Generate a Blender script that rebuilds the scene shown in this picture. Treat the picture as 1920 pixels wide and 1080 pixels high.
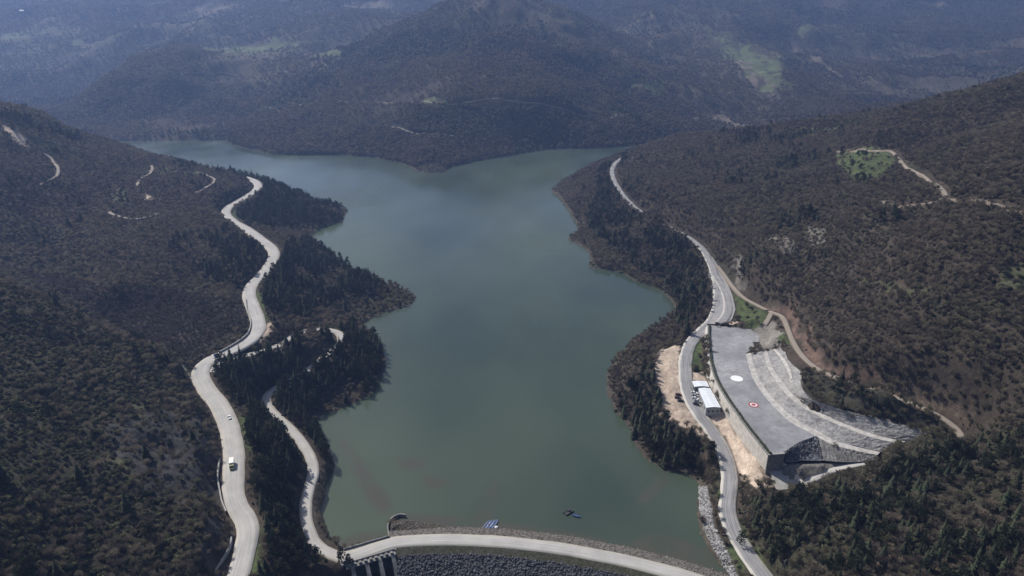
import bpy, bmesh, math, random
import numpy as np
from mathutils import Vector, Matrix

for o in list(bpy.data.objects): bpy.data.objects.remove(o, do_unlink=True)
SC = bpy.context.scene
COL = SC.collection

# ---------------------------------------------------------------- camera, light, exposure
CAM_H, CAM_F, CAM_PITCH = 265.0, 1280.0 / 1920.0, math.atan(520 / 1280)
cd = bpy.data.cameras.new("camera"); cam = bpy.data.objects.new("camera", cd); COL.objects.link(cam)
cam.location = (0, 0, CAM_H); cam.rotation_euler = (math.pi / 2 - CAM_PITCH, 0, 0)
cd.sensor_width = 36.0; cd.lens = 36.0 * CAM_F; cd.clip_start = 1.0; cd.clip_end = 20000.0
SC.camera = cam

SUN_EL, SUN_AZ = math.radians(45), math.radians(-50)          # azimuth from +Y, clockwise
w = bpy.data.worlds.new("World"); SC.world = w; w.use_nodes = True
nt = w.node_tree; bg = nt.nodes["Background"]
sky = nt.nodes.new("ShaderNodeTexSky"); sky.sky_type = 'NISHITA'; sky.sun_disc = False
sky.sun_elevation = SUN_EL; sky.sun_rotation = SUN_AZ; sky.altitude = 500; sky.dust_density = 4.0; sky.air_density = 1.0; sky.ozone_density = 1.0
nt.links.new(sky.outputs[0], bg.inputs[0]); bg.inputs[1].default_value = 0.075

sd = bpy.data.lights.new("sun", 'SUN'); sun = bpy.data.objects.new("sun", sd); COL.objects.link(sun)
sd.energy = 4.6; sd.angle = math.radians(0.6); sd.color = (1.0, 0.95, 0.88)
sv = Vector((math.sin(SUN_AZ) * math.cos(SUN_EL), math.cos(SUN_AZ) * math.cos(SUN_EL), math.sin(SUN_EL)))
sun.rotation_euler = sv.to_track_quat('Z', 'Y').to_euler(); sun.location = sv * 800

vs = SC.view_settings; SC.display_settings.display_device = 'sRGB'
vs.view_transform = 'Standard'; vs.look = 'None'; vs.exposure = 0.28; vs.gamma = 1.0; vs.use_curve_mapping = False
cy = SC.cycles
cy.max_bounces = 5; cy.diffuse_bounces = 2; cy.glossy_bounces = 2; cy.transmission_bounces = 2; cy.volume_bounces = 0; cy.transparent_max_bounces = 4
cy.caustics_reflective = False; cy.caustics_refractive = False
cy.use_denoising = True; cy.sample_clamp_indirect = 4.0

# ---------------------------------------------------------------- surveyed positions (metres)
CONTROL = [(-77.3,2150,302.2),(-137.5,2120,286.2),(-195.9,2080,259.4),(-306.3,1990,202.8),(-441.5,1850,127),(-524.9,1740,85.1),(-594.4,1620,41.3),(-618,1540,14),(58.8,2010,213.2),(128.2,1930,170),(193,1850,130.9),(290,1750,90.4),(404,1660,58),(468.9,1590,37.1),(-71.3,1950,212.1),(-64.4,1730,145.7),(-58.8,1560,107.1),(-196.9,1640,116.8),(-311.8,1580,76.1),(111.1,1640,104.9),(166.5,1560,61.2),(-379.1,1560,76.2),(-156.3,1470,86),(0,1480,88.1),(114.3,1500,69),(259.1,1540,50),(385,1570,37.6),(-577.7,1570,36.4),(-460.2,1490,19.8),(-286.7,1430,35.2),(-170.5,1380,37.9),(-64.9,1400,34.6),(44.7,1450,31.9),(217.1,1480,21.5),(-167.3,1260,18.8),(-145.4,1235,9.1),(-60,2500,250),(200,2450,230),(-60,3000,200),(-999.3,2230,183),(-1015.3,2150,162.1),(-1024.1,2060,137.5),(-1077.8,1940,86.9),(-1138.9,1830,46.3),(-1174,1790,28.5),(-934.4,2260,153.7),(-842.3,2280,147.9),(-721.3,2330,160),(-976,2800,242.4),(-851.8,2950,284.7),(-671.3,2900,268.9),(-426.5,2800,249.9),(-475.7,2500,197.2),(-891.6,1780,52.2),(-775.6,1830,59.7),(-885.1,1620,13.2),(-769.8,1640,10.1),(-674.5,1660,23.3),(-986.3,1640,4),(-614.4,1760,54.6),(-586.6,1960,101.9),(-542.7,2150,128.9),(-509.1,2300,154.9),(-2560.8,3478,288.3),(-2439.4,3525,300.3),(-2337.5,3572,322.1),(-1999.7,3478,325.2),(-2047.1,2914,186),(-1812.9,2538,90),(-1637,2250,4.3),(-1804.3,2867,187.3),(-1631.7,2557,106.8),(-1437.9,2557,124.8),(-1445.4,2782,189.6),(-1463.4,3055,244.5),(-1451.4,3243,286.7),(-1170.3,2209,97),(-1180.6,2000,40.6),(-1341.5,1950,4),(-2238.9,2726,115.5),(-1774.2,2100,4),(87.1,3016,285.2),(267.4,2610,194.2),(394.7,2210,112.7),(495.5,1931,62.5),(544.8,1697,30.6),(649.4,2610,194.2),(705.5,2457,161.1),(723.5,2210,112.7),(738.2,2002,69.6),(730.6,1775,33.1),(1010.4,3190,307.6),(1142.8,2900,206.2),(906.9,2498,119.2),(951.9,2150,70.7),(931.7,1859,40),(1428.8,3364,309.9),(1796.9,3364,287.5),(1447.7,2644,120),(1355.2,2150,70.7),(1707.4,2397,116.7),(2256.9,3248,265),(1888.7,2900,186.4),(1117,1863,42.3),(1342,1855,77.2),(1563.7,1828,99.8),(2412.6,2900,206.2),(565.9,1600,20),(654.6,1580,31.4),(768.2,1568,42.6),(961.5,1599,62),(1138.5,1567,89.2),(-667.8,905,151.5),(-653.2,950,135.2),(-632.1,1010,97.3),(-613.2,1040,81.1),(-573.1,1065,61.8),(-521.3,1090,41.7),(-485.3,1100,25.8),(-622.7,840,126.8),(-594.3,790,104.4),(-557.3,730,87.5),(-527.1,680,71.7),(-491.9,625,60.9),(-617.6,930,112),(-572.8,850,92.2),(-533.5,780,75.3),(-496.5,715,61.8),(-461.8,655,51.1),(-429.7,600,42.8),(-544.9,915,79),(-501.7,830,63.2),(-444.9,725,58.9),(-405,650,52.7),(-372.1,588,47.3),(-332.2,515,46.3),(-306.7,468,44.4),(-500.5,965,61.2),(-451.4,860,55.9),(-402.3,755,50.4),(-362.5,670,46.2),(-329.7,600,42.8),(-301.5,540,40.7),(-278,490,38.7),(-259.8,452,38.9),(-420,895,47.4),(-369.2,775,44.7),(-333.8,690,39.6),(-297.5,616,36.9),(-270,560,32.4),(-246.5,512,28.5),(-233.3,470,29.9),(-238.2,440,31.1),(-392,486,58),(-360,478,50),(-328,470,42),(-300,463,37),(-278,456,33),(-258,450,31),(-425,520,60),(-370,512,46),(-330,500,38),(-347.9,432,95.8),(-329,428,89.2),(-310.2,424,81.8),(-292.9,421,71.7),(-275.9,419,61.9),(-257.9,416,53.7),(-239.9,413,45.4),(-226.9,410,39.7),(-309.5,375,91.8),(-271.2,318,87),(-238.2,270,85.7),(-212,232,84.9),(-194.3,205,81.2),(-185.6,190,75.1),(-405.7,420,109.5),(-277.2,260,92.3),(-362.5,300,97.1),(-278,370,76.3),(-244.8,315,72.5),(-218.8,272,69.4),(-198.4,238,66.2),(-180.7,208,62.6),(-244.4,362,62.4),(-215.1,308,60.4),(-191.7,265,59.3),(-174.9,233,56.1),(-164,212,53.1),(-217.1,347,49.3),(-192.7,303,47.1),(-171.4,260,47.8),(-156.7,229,45.1),(-213.7,378,41.9),(-189.4,335,42.5),(-162.2,284,44.6),(-145.7,246,44.5),(-132.7,221,44.1),(550.6,760,185.3),(527.6,800,171.7),(499.3,885,148.7),(485.6,960,125.9),(467.4,1013,109.1),(436.4,1090,93.9),(393.4,1160,79.4),(325.7,1240,59.1),(278.4,1280,34.7),(471.7,640,169.4),(394.9,525,158.3),(341,440,139.9),(311.8,390,120.6),(290.5,352,102.4),(271.2,318,87),(262.9,300,72.2),(555.3,640,183.8),(395.8,430,142.8),(338.1,345,105.6),(303.9,290,72.4),(467,720,146.5),(388.3,590,145.1),(325.5,480,128.6),(290.3,415,111.3),(267.2,370,94.1),(250,335,77.5),(440,770,138.3),(382.7,660,130.8),(310.7,520,117.2),(274.2,445,100.2),(251.3,395,82.5),(226.3,355,69.9),(381.1,760,110.5),(299.7,580,100.1),(262.2,492,82.8),(237.7,432,65.4),(208.1,393,52.9),(372.4,880,86.1),(283.4,650,80.2),(245.1,545,63.2),(210.5,462,51.6),(331,960,69.9),(283.4,810,68),(254,715,61.8),(232.7,645,54.3),(212.5,580,50.2),(271.7,1020,57.7),(238,880,51),(211.4,770,46.1),(217.1,1020,41.5),(185.8,860,41.9),(178.6,790,40.4),(123.4,287,17.6),(138.2,290,20),(157.7,291,23.7),(182.9,298,26.7),(199.2,304,31.5),(221.3,310,37.9),(244.7,313,44.8),(266.4,300,59.9),(116.1,250,21.7),(142.9,270,29.6),(129.1,235,30.1),(169.4,272,34.5),(148.5,228,37.1),(204.3,290,39.9),(184.1,252,39.1),(168.7,224,41.1),(225.5,282,46.1),(188.1,220,45.1),(244.9,268,57),(209.1,214,51.1),(253.3,225,63.3),(170.1,318,14.5),(187.1,323.5,18),(201.4,323.3,23),(-2600,4600,520),(-1200,5000,560),(-500,4600,480),(300,4200,520),(1200,4300,600),(2200,4200,700),(3600,4200,800),(-4000,4500,500),(0,6400,700),(-4000,6400,700),(4000,6400,900),(-1500,1500,150),(-2400,1800,330),(-4000,2000,500),(-1500,900,260),(-2400,700,350),(-4000,500,450),(-1200,500,220),(-800,600,150),(-800,300,150),(-700,0,180),(-1500,-200,300),(-4000,-800,450),(1500,1300,260),(2200,1700,420),(4000,2000,650),(1000,900,235),(1600,700,300),(2500,600,420),(4000,500,500),(800,400,190),(700,100,200),(1500,-200,300),(4000,-800,450),(600,-500,150),(-500,-500,130),(-60,120,-45),(0,0,-50),(0,-400,-60),(0,-900,-60),(-40,190,-35),(40,190,-35),(60,80,-42),(180,60,30),(-220,60,50),(-478.2,1073.3,29),(-406.9,1028.5,29),(-366.3,967.4,29),(-366,889.9,29),(-357.4,825.4,29),(-308.1,760.9,29.5),(-258.2,693.8,30),(-241.9,640.8,30),(-239.9,582.4,30),(-221.6,534.8,30.5),(-201,488.5,31),(-207.7,451.8,31.5),(-218.4,425.5,32),(-202.6,394.7,32),(-173.7,355.1,33),(-155.9,319.4,33.5),(-144.9,288.9,34),(-130.5,266.9,34),(-123,245,34.5),(-118.6,212.8,35),(-209.6,418.5,31.6),(-188.7,457.9,27),(-166.7,507.3,21.5),(-139,499.6,17.5),(-150.4,460,14.5),(-173,424.9,12),(-157.1,393.4,10.5),(-124,350.5,9),(-115.7,308.3,7.5),(-94.7,274.4,6.5),(242,1295.1,24),(176.5,1158.7,24),(157.1,1032.3,24),(158.7,917.3,24),(170.2,842.9,24),(193,776.5,24),(208,711.5,24),(200.2,628.1,24),(181.6,552,24),(156.9,504.1,24),(135.7,470,23),(123.9,428,22),(121.8,395.5,20),(126.9,372.9,16.5),(130.6,348.4,12.5),(125,320.2,9),(118.4,292.5,7.5),(121.9,267.8,6.8),(126,250.3,6.5),(209.4,653.7,24.1),(206.6,592.3,26),(210,536,31.5),(217.7,502.9,36.5),(205.1,446.8,41.5),(200,398.8,47),(214.3,371.5,49.5),(238,347.9,49.5),(250.3,325.6,47),(-890.9,1511.9,0),(-832.3,1511.9,0),(-737,1508.6,0),(-635.6,1518.6,0),(-601.7,1466.8,0),(-537,1406.4,0),(-476.7,1356,0),(-422.2,1350.6,0),(-337.8,1350.6,0),(-270.4,1329.4,0),(-216.5,1283.8,0),(-182.9,1236.5,0),(-171,1205.2,0),(-150.5,1192.3,0),(-120.8,1196.6,0),(-114.8,1236.5,0),(-61.1,1298.7,0),(0,1350.6,0),(65.8,1406.4,0),(110.4,1418.1,0),(176.7,1418.1,0),(247.7,1448.2,0),(346,1485.8,0),(520,1560,0),(560,1500,0),(470,1440,0),(380,1400,0),(232.3,1319,0),(170.6,1278.9,0),(123.9,1209.6,0),(81.7,1119.6,0),(61.6,1058.1,0),(73.1,1015,0),(80,954.7,0),(86.2,885.3,0),(85.2,849.2,0),(68.8,815.7,0),(89.4,774.4,0),(91.2,744,0),(84.6,715.6,0),(105.5,702.1,0),(120.7,693.9,0),(130.4,668.7,0),(152.6,645.1,0),(157.1,610.9,0),(155.7,593,0),(127.8,558.8,0),(101.9,526.7,0),(84.2,498.4,0),(74.2,471.8,0),(71.1,447.4,0),(73,417.9,0),(80.5,397.7,0),(80,381.4,0),(85.4,360.6,0),(96,349.7,0),(108.6,347.1,0),(113.5,337.9,0),(106.4,317.3,0),(102.7,295.6,0),(106.3,277.9,0),(111.5,263.4,0),(106.6,268,0),(96.3,272.3,0),(83.3,276,0),(61.9,281.3,0),(45.7,286.7,0),(28.9,291.9,0),(11.7,295.2,0),(-5.9,298.1,0),(-23.6,300.6,0),(-41.6,302.7,0),(-56.8,305.3,0),(-65.4,306.6,0),(-69.1,301.9,0),(-67,291.5,0),(-74.2,286.7,0),(-84.3,280.5,0),(-91.2,283.6,0),(-97.4,288.3,0),(-106.1,301.9,0),(-112.6,315,0),(-112.2,322.8,0),(-113.8,338.9,0),(-111.8,356.2,0),(-119.3,374.3,0),(-130.4,395.8,0),(-138.9,411,0),(-122.4,420.7,0),(-103.6,442.7,0),(-100.5,480.4,0),(-108.6,517.6,0),(-127.5,549.9,0),(-136.4,565.6,0),(-121.1,589.3,0),(-98.3,607,0),(-94.5,629.6,0),(-134,670.3,0),(-176.5,710.5,0),(-233.8,794.6,0),(-255.5,828.8,0),(-251.6,863.3,0),(-229.7,890.3,0),(-235.4,951.8,0),(-256.5,966.2,0),(-297.3,1002.4,0),(-379.1,1082.6,0),(-440.7,1135.1,0),(-560,1150,0),(-700,1210,0),(-860,1330,0),(-1000,1420,0)]
LAKE = [(-890.9,1511.9),(-832.3,1511.9),(-737,1508.6),(-635.6,1518.6),(-601.7,1466.8),(-537,1406.4),(-476.7,1356),(-422.2,1350.6),(-337.8,1350.6),(-270.4,1329.4),(-216.5,1283.8),(-182.9,1236.5),(-171,1205.2),(-150.5,1192.3),(-120.8,1196.6),(-114.8,1236.5),(-61.1,1298.7),(0,1350.6),(65.8,1406.4),(110.4,1418.1),(176.7,1418.1),(247.7,1448.2),(346,1485.8),(520,1560),(560,1500),(470,1440),(380,1400),(232.3,1319),(170.6,1278.9),(123.9,1209.6),(81.7,1119.6),(61.6,1058.1),(73.1,1015),(80,954.7),(86.2,885.3),(85.2,849.2),(68.8,815.7),(89.4,774.4),(91.2,744),(84.6,715.6),(105.5,702.1),(120.7,693.9),(130.4,668.7),(152.6,645.1),(157.1,610.9),(155.7,593),(127.8,558.8),(101.9,526.7),(84.2,498.4),(74.2,471.8),(71.1,447.4),(73,417.9),(80.5,397.7),(80,381.4),(85.4,360.6),(96,349.7),(108.6,347.1),(113.5,337.9),(106.4,317.3),(102.7,295.6),(106.3,277.9),(111.5,263.4),(106.6,268),(96.3,272.3),(83.3,276),(61.9,281.3),(45.7,286.7),(28.9,291.9),(11.7,295.2),(-5.9,298.1),(-23.6,300.6),(-41.6,302.7),(-56.8,305.3),(-65.4,306.6),(-69.1,301.9),(-67,291.5),(-74.2,286.7),(-84.3,280.5),(-91.2,283.6),(-97.4,288.3),(-106.1,301.9),(-112.6,315),(-112.2,322.8),(-113.8,338.9),(-111.8,356.2),(-119.3,374.3),(-130.4,395.8),(-138.9,411),(-122.4,420.7),(-103.6,442.7),(-100.5,480.4),(-108.6,517.6),(-127.5,549.9),(-136.4,565.6),(-121.1,589.3),(-98.3,607),(-94.5,629.6),(-134,670.3),(-176.5,710.5),(-233.8,794.6),(-255.5,828.8),(-251.6,863.3),(-229.7,890.3),(-235.4,951.8),(-256.5,966.2),(-297.3,1002.4),(-379.1,1082.6),(-440.7,1135.1),(-560,1150),(-700,1210),(-860,1330),(-1000,1420)]
DOWNSTREAM = [(-64,287),(-51.9,286.8),(-36.6,287.6),(-22.5,287.2),(-5.6,286),(11.1,283.7),(27.6,280.7),(43.7,276.5),(59.4,272.2),(73.3,267.2),(84.3,263),(96,257.6),(108.8,252.6),(120.1,252),(126,254.3),(122,225),(95,150),(-45,150)]
CHUTE_CUT = [(-93,272),(-66,284),(-60,260),(-70,160),(-110,160)]
STAMPS = [([(130.7,474.9,22.8),(124.2,449.8,22.3),(119.8,428.3,21.8),(117.3,408.7,20.8),(117.7,394.5,19.8),(119.9,382.7,18.2),(122.7,372.6,16.3),(125.9,363.6,14.8),(122.9,363.6,14.8),(113.2,372.6,15.5),(101.5,379.2,16),(99.9,392.4,17),(102,414,18.5),(102.1,434.7,19.5),(109.9,459,21),(115.1,469.3,22)], None, 9.0), ([(137.6,384.8,18.9),(131.4,386.6,18.6),(134.4,373.4,18.2),(136.1,358.4,18),(136.3,343.7,17.8),(133.4,326,17.6),(132.3,316.6,17.4),(132.3,308.1,17.2),(146.5,312.4,17.4),(151.9,317.5,17.8),(146.3,325.8,19.6),(142.5,350.9,19.3),(140.3,376.3,19.1),(138.8,384.4,19.2)], None, 6.0), ([(138.7,436.5,22),(130.2,436.5,22),(126.7,418.9,21.2),(127.1,399.3,20.2),(130,385.3,18.2),(138.8,384.4,19.2),(139.5,391.8,19.4),(138.9,416.4,20.5),(138.9,425.2,21),(140.3,439.7,22)], None, 7.0), ([(150.3,490.1,23.6),(141.9,478.5,23.3),(136.8,464.2,22.8),(129.8,436.5,22),(138.7,436.5,22),(145.4,466,22.8)], None, 4.0), ([(148.1,328,16.5),(152.3,333.2,17.5),(159.8,332.8,18.5),(162.7,327.9,22.5),(179,327.9,22.5),(188.6,325.6,23.5),(201.8,324.8,24.8),(208.9,324.5,26.5),(205.5,323.9,22.5),(187,322.9,17),(165.7,314.4,14),(150.3,313.5,14)], None, 7.0), ([(173,450,29.3),(185.3,448,33),(195.5,445.4,37),(205.6,457.3,38),(212.2,494.9,34.5),(203.1,497.3,32),(196.1,495.5,28.6),(190.8,472.2,28.8)], None, 5.0)]
PLATEAU = [(159.5,503.8,27),(178.3,501.2,27.3),(196.3,495.7,28),(190.9,472.4,28.7),(173,450,29.3),(168.8,428.3,29.6),(166.1,411.1,29.9),(166,392.6,30),(167.9,374.9,30),(171.3,359.7,30),(179.3,347,30),(181.7,344.2,30),(169.5,338.2,30),(154.6,326.8,30),(146.2,325.2,30),(142.1,357.9,30),(141.4,367.5,30),(139.9,387.9,30),(140.1,411.1,29.5),(142.9,434.9,29),(150.9,471.9,28)]
WALL_BASE = [(158.9,507.1,24.5),(154.4,494.6,23.8),(146.9,470,23),(140.3,439.7,22),(138.9,425.2,21),(138.9,416.4,20.5),(139.5,391.8,19.4),(138.8,384.4,19.2),(140.3,376.3,19.1),(142.5,350.9,19.3),(146.3,325.8,19.6)]
WALL_TOP = [(159.8,504.9,27),(150.9,471.9,28),(142.9,434.9,29),(140.1,411.1,29.5),(139.9,387.9,30),(141.4,367.5,30),(142.1,357.9,30),(146.2,325.2,30)]
TERRACE_INNER_A = [(173,450,29.3),(168.8,428.3,29.6),(166.1,411.1,29.9),(166,392.6,30),(167.9,374.9,30),(171.3,359.7,30),(179.3,347,30),(187.2,335.6,30),(199.6,328.8,30),(208.6,325.2,30)]
TERRACE_INNER_B = [(177.2,452,29.6),(172.4,429.1,30),(170,411.9,30.3),(170,394,30.4),(172.1,377.5,30.4),(175.7,362.6,30.4),(183.2,350.4,30.4),(190.8,338.2,30.4),(202.3,331.3,30.4),(211,327.2,30.4)]
TERRACE_MID_A = [(185.3,448,33),(178.2,419.4,34.5),(176.4,399.2,35.5),(177.7,378.8,35.5),(182.8,364.3,35.5),(190.6,353,35.5),(201.2,341.1,35.5),(212.6,332.4,35.5),(224.2,328.2,35.5)]
TERRACE_MID_B = [(188,449.3,33.2),(181.5,420.4,34.8),(180.4,401.5,35.8),(181.2,380.9,35.8),(186.2,366.3,35.8),(193.6,354.8,35.8),(203.8,343.4,35.8),(215.2,334.7,35.8),(226,329.9,35.8)]
TERRACE_RIM = [(195.5,445.4,37),(198.6,426.4,40),(195.8,405.7,42),(186.9,387,42.5),(183.7,372.8,43),(185.3,364.6,43),(194.5,355.4,43),(205.5,346.6,43),(217.8,339.8,43),(238.6,327,42.5)]
FORECOURT = [(208,704.6,23.9),(200.6,651.1,23.9),(192.3,624,23.9),(186.4,586.9,23.9),(174.7,544.1,23.9),(159.1,509.2,24),(161,508.4,24.6),(170.3,506,25.5),(183.6,518.3,25.6),(193.7,541.2,25.2),(201.1,574.9,24.6),(208.5,627.9,24.1),(211.7,680.1,23.9)]
GULLY = [(148.1,328,16.5),(152.3,333.2,17.5),(159.8,332.8,18.5),(162.7,327.9,22.5),(179,327.9,22.5),(188.6,325.6,23.5),(201.8,324.8,24.8),(208.9,324.5,26.5),(205.5,323.9,22.5),(187,322.9,17),(165.7,314.4,14),(150.3,313.5,14)]
GULLY_TOP = [(181.7,344.2,30),(187.2,335.6,30),(199.6,328.8,30),(208.6,325.2,30)]
GULLY_FOOT = [(179.3,328.4,24),(188.3,325.5,25),(197.8,323.5,26.5),(208.9,323.4,28.4)]
ROADS = [dict(name='main', w=12, pts=[(-478.2,1073.3,29),(-437.3,1050.5,29),(-406.9,1028.5,29),(-383.7,1003.9,29),(-366.3,967.4,29),(-362.8,927.2,29),(-366,889.9,29),(-367.3,857.9,29),(-357.4,825.4,29),(-337.3,795.1,29),(-308.1,760.9,29.5),(-279.7,723.3,30),(-258.2,693.8,30),(-247,669.7,30),(-241.9,640.8,30),(-240.4,611.1,30),(-239.9,582.4,30),(-234.6,562,30),(-221.6,534.8,30.5),(-207.7,506.6,31),(-201,488.5,31),(-200.6,470.5,31),(-207.7,451.8,31.5),(-216,438.3,32),(-218.4,425.5,32),(-214.4,412.6,32),(-202.6,394.7,32),(-187,375.4,32.5),(-173.7,355.1,33),(-164.6,338.2,33),(-155.9,319.4,33.5),(-149.6,302.1,34),(-144.9,288.9,34),(-138.8,277.8,34),(-130.5,266.9,34),(-125.7,257.1,34.5),(-123,245,34.5),(-120.4,230.1,35),(-118.6,212.8,35)]),
 dict(name='slip', w=6.8, pts=[(-209.6,418.5,31.6),(-208.8,431.3,31),(-201,445.6,29),(-188.7,457.9,27),(-179.2,474.2,25),(-175,494.3,23),(-166.7,507.3,21.5),(-154.8,511.4,20),(-143.6,508.5,18.5),(-139,499.6,17.5),(-139.6,487.3,16.5),(-144.8,473.7,15.5),(-150.4,460,14.5),(-158.5,445.3,13.5),(-168.1,433.8,12.5),(-173,424.9,12),(-173.3,416.3,11.5),(-168.6,406.6,11),(-157.1,393.4,10.5),(-144.4,379.6,10),(-133.1,365.4,9.5),(-124,350.5,9),(-119.1,337,8.5),(-117.8,322.9,8),(-115.7,308.3,7.5),(-109.7,291.8,7),(-102.7,280.5,6.5),(-94.7,274.4,6.5),(-87.1,271.1,6.5)]),
 dict(name='crest', w=8.5, pts=[(-87,270.7,6.5),(-81.4,272.2,6.5),(-71.9,277,6.5),(-62.9,281.2,6.5),(-51.9,282.8,6.5),(-36.6,283.6,6.5),(-22.5,283.2,6.5),(-5.6,282,6.5),(11.1,279.7,6.5),(27.6,276.7,6.5),(43.7,272.5,6.5),(59.4,268.2,6.5),(73.3,263.2,6.5),(84.3,259,6.5),(96,253.6,6.5),(108.8,248.6,6.5),(120.1,248,6.5),(126,250.3,6.5)]),
 dict(name='right', w=9.5, pts=[(242,1295.1,24),(202,1218.5,24),(176.5,1158.7,24),(163,1100.1,24),(157.1,1032.3,24),(156.7,968.5,24),(158.7,917.3,24),(162.6,878.7,24),(170.2,842.9,24),(180.6,809.6,24),(193,776.5,24),(203.3,745.7,24),(208,711.5,24),(206.1,671.7,24),(200.2,628.1,24),(191.8,586.6,24),(181.6,552,24),(169.7,523.9,24),(156.9,504.1,24),(144.5,487.5,23.5),(135.7,470,23),(128.9,449.4,22.5),(123.9,428,22),(121.6,409.8,21),(121.8,395.5,20),(123.9,384.8,18.5),(126.9,372.9,16.5),(129.5,360.6,14.5),(130.6,348.4,12.5),(129.3,335.4,10.5),(125,320.2,9),(119.9,305.5,8),(118.4,292.5,7.5),(119.7,279.9,7),(121.9,267.8,6.8),(124.2,258.6,6.6),(126,250.3,6.5)]),
 dict(name='spur', w=8, pts=[(200.2,628,24.1),(197.8,588.8,24.2),(191.4,553.7,24.8),(181.8,527.3,25.4),(171.7,511.1,26)]),
 dict(name='track', w=4.5, pts=[(209.4,653.7,24.1),(208.6,626.6,24.6),(206.6,592.3,26),(206.4,559.5,28.5),(210,536,31.5),(213.9,515.8,34.5),(217.7,502.9,36.5),(212.4,475.7,38.5),(205.1,446.8,41.5),(200.4,420.2,44.5),(200,398.8,47),(205,384.1,48.5),(214.3,371.5,49.5),(226.2,359.2,50),(238,347.9,49.5),(246.9,335.7,48.5),(250.3,325.6,47),(248.7,315.9,45.5)]),
 dict(name='branch', w=4, pts=[(213.8,513,34.8),(207.9,503.2,33.5),(201.6,494.3,32)])]
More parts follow.
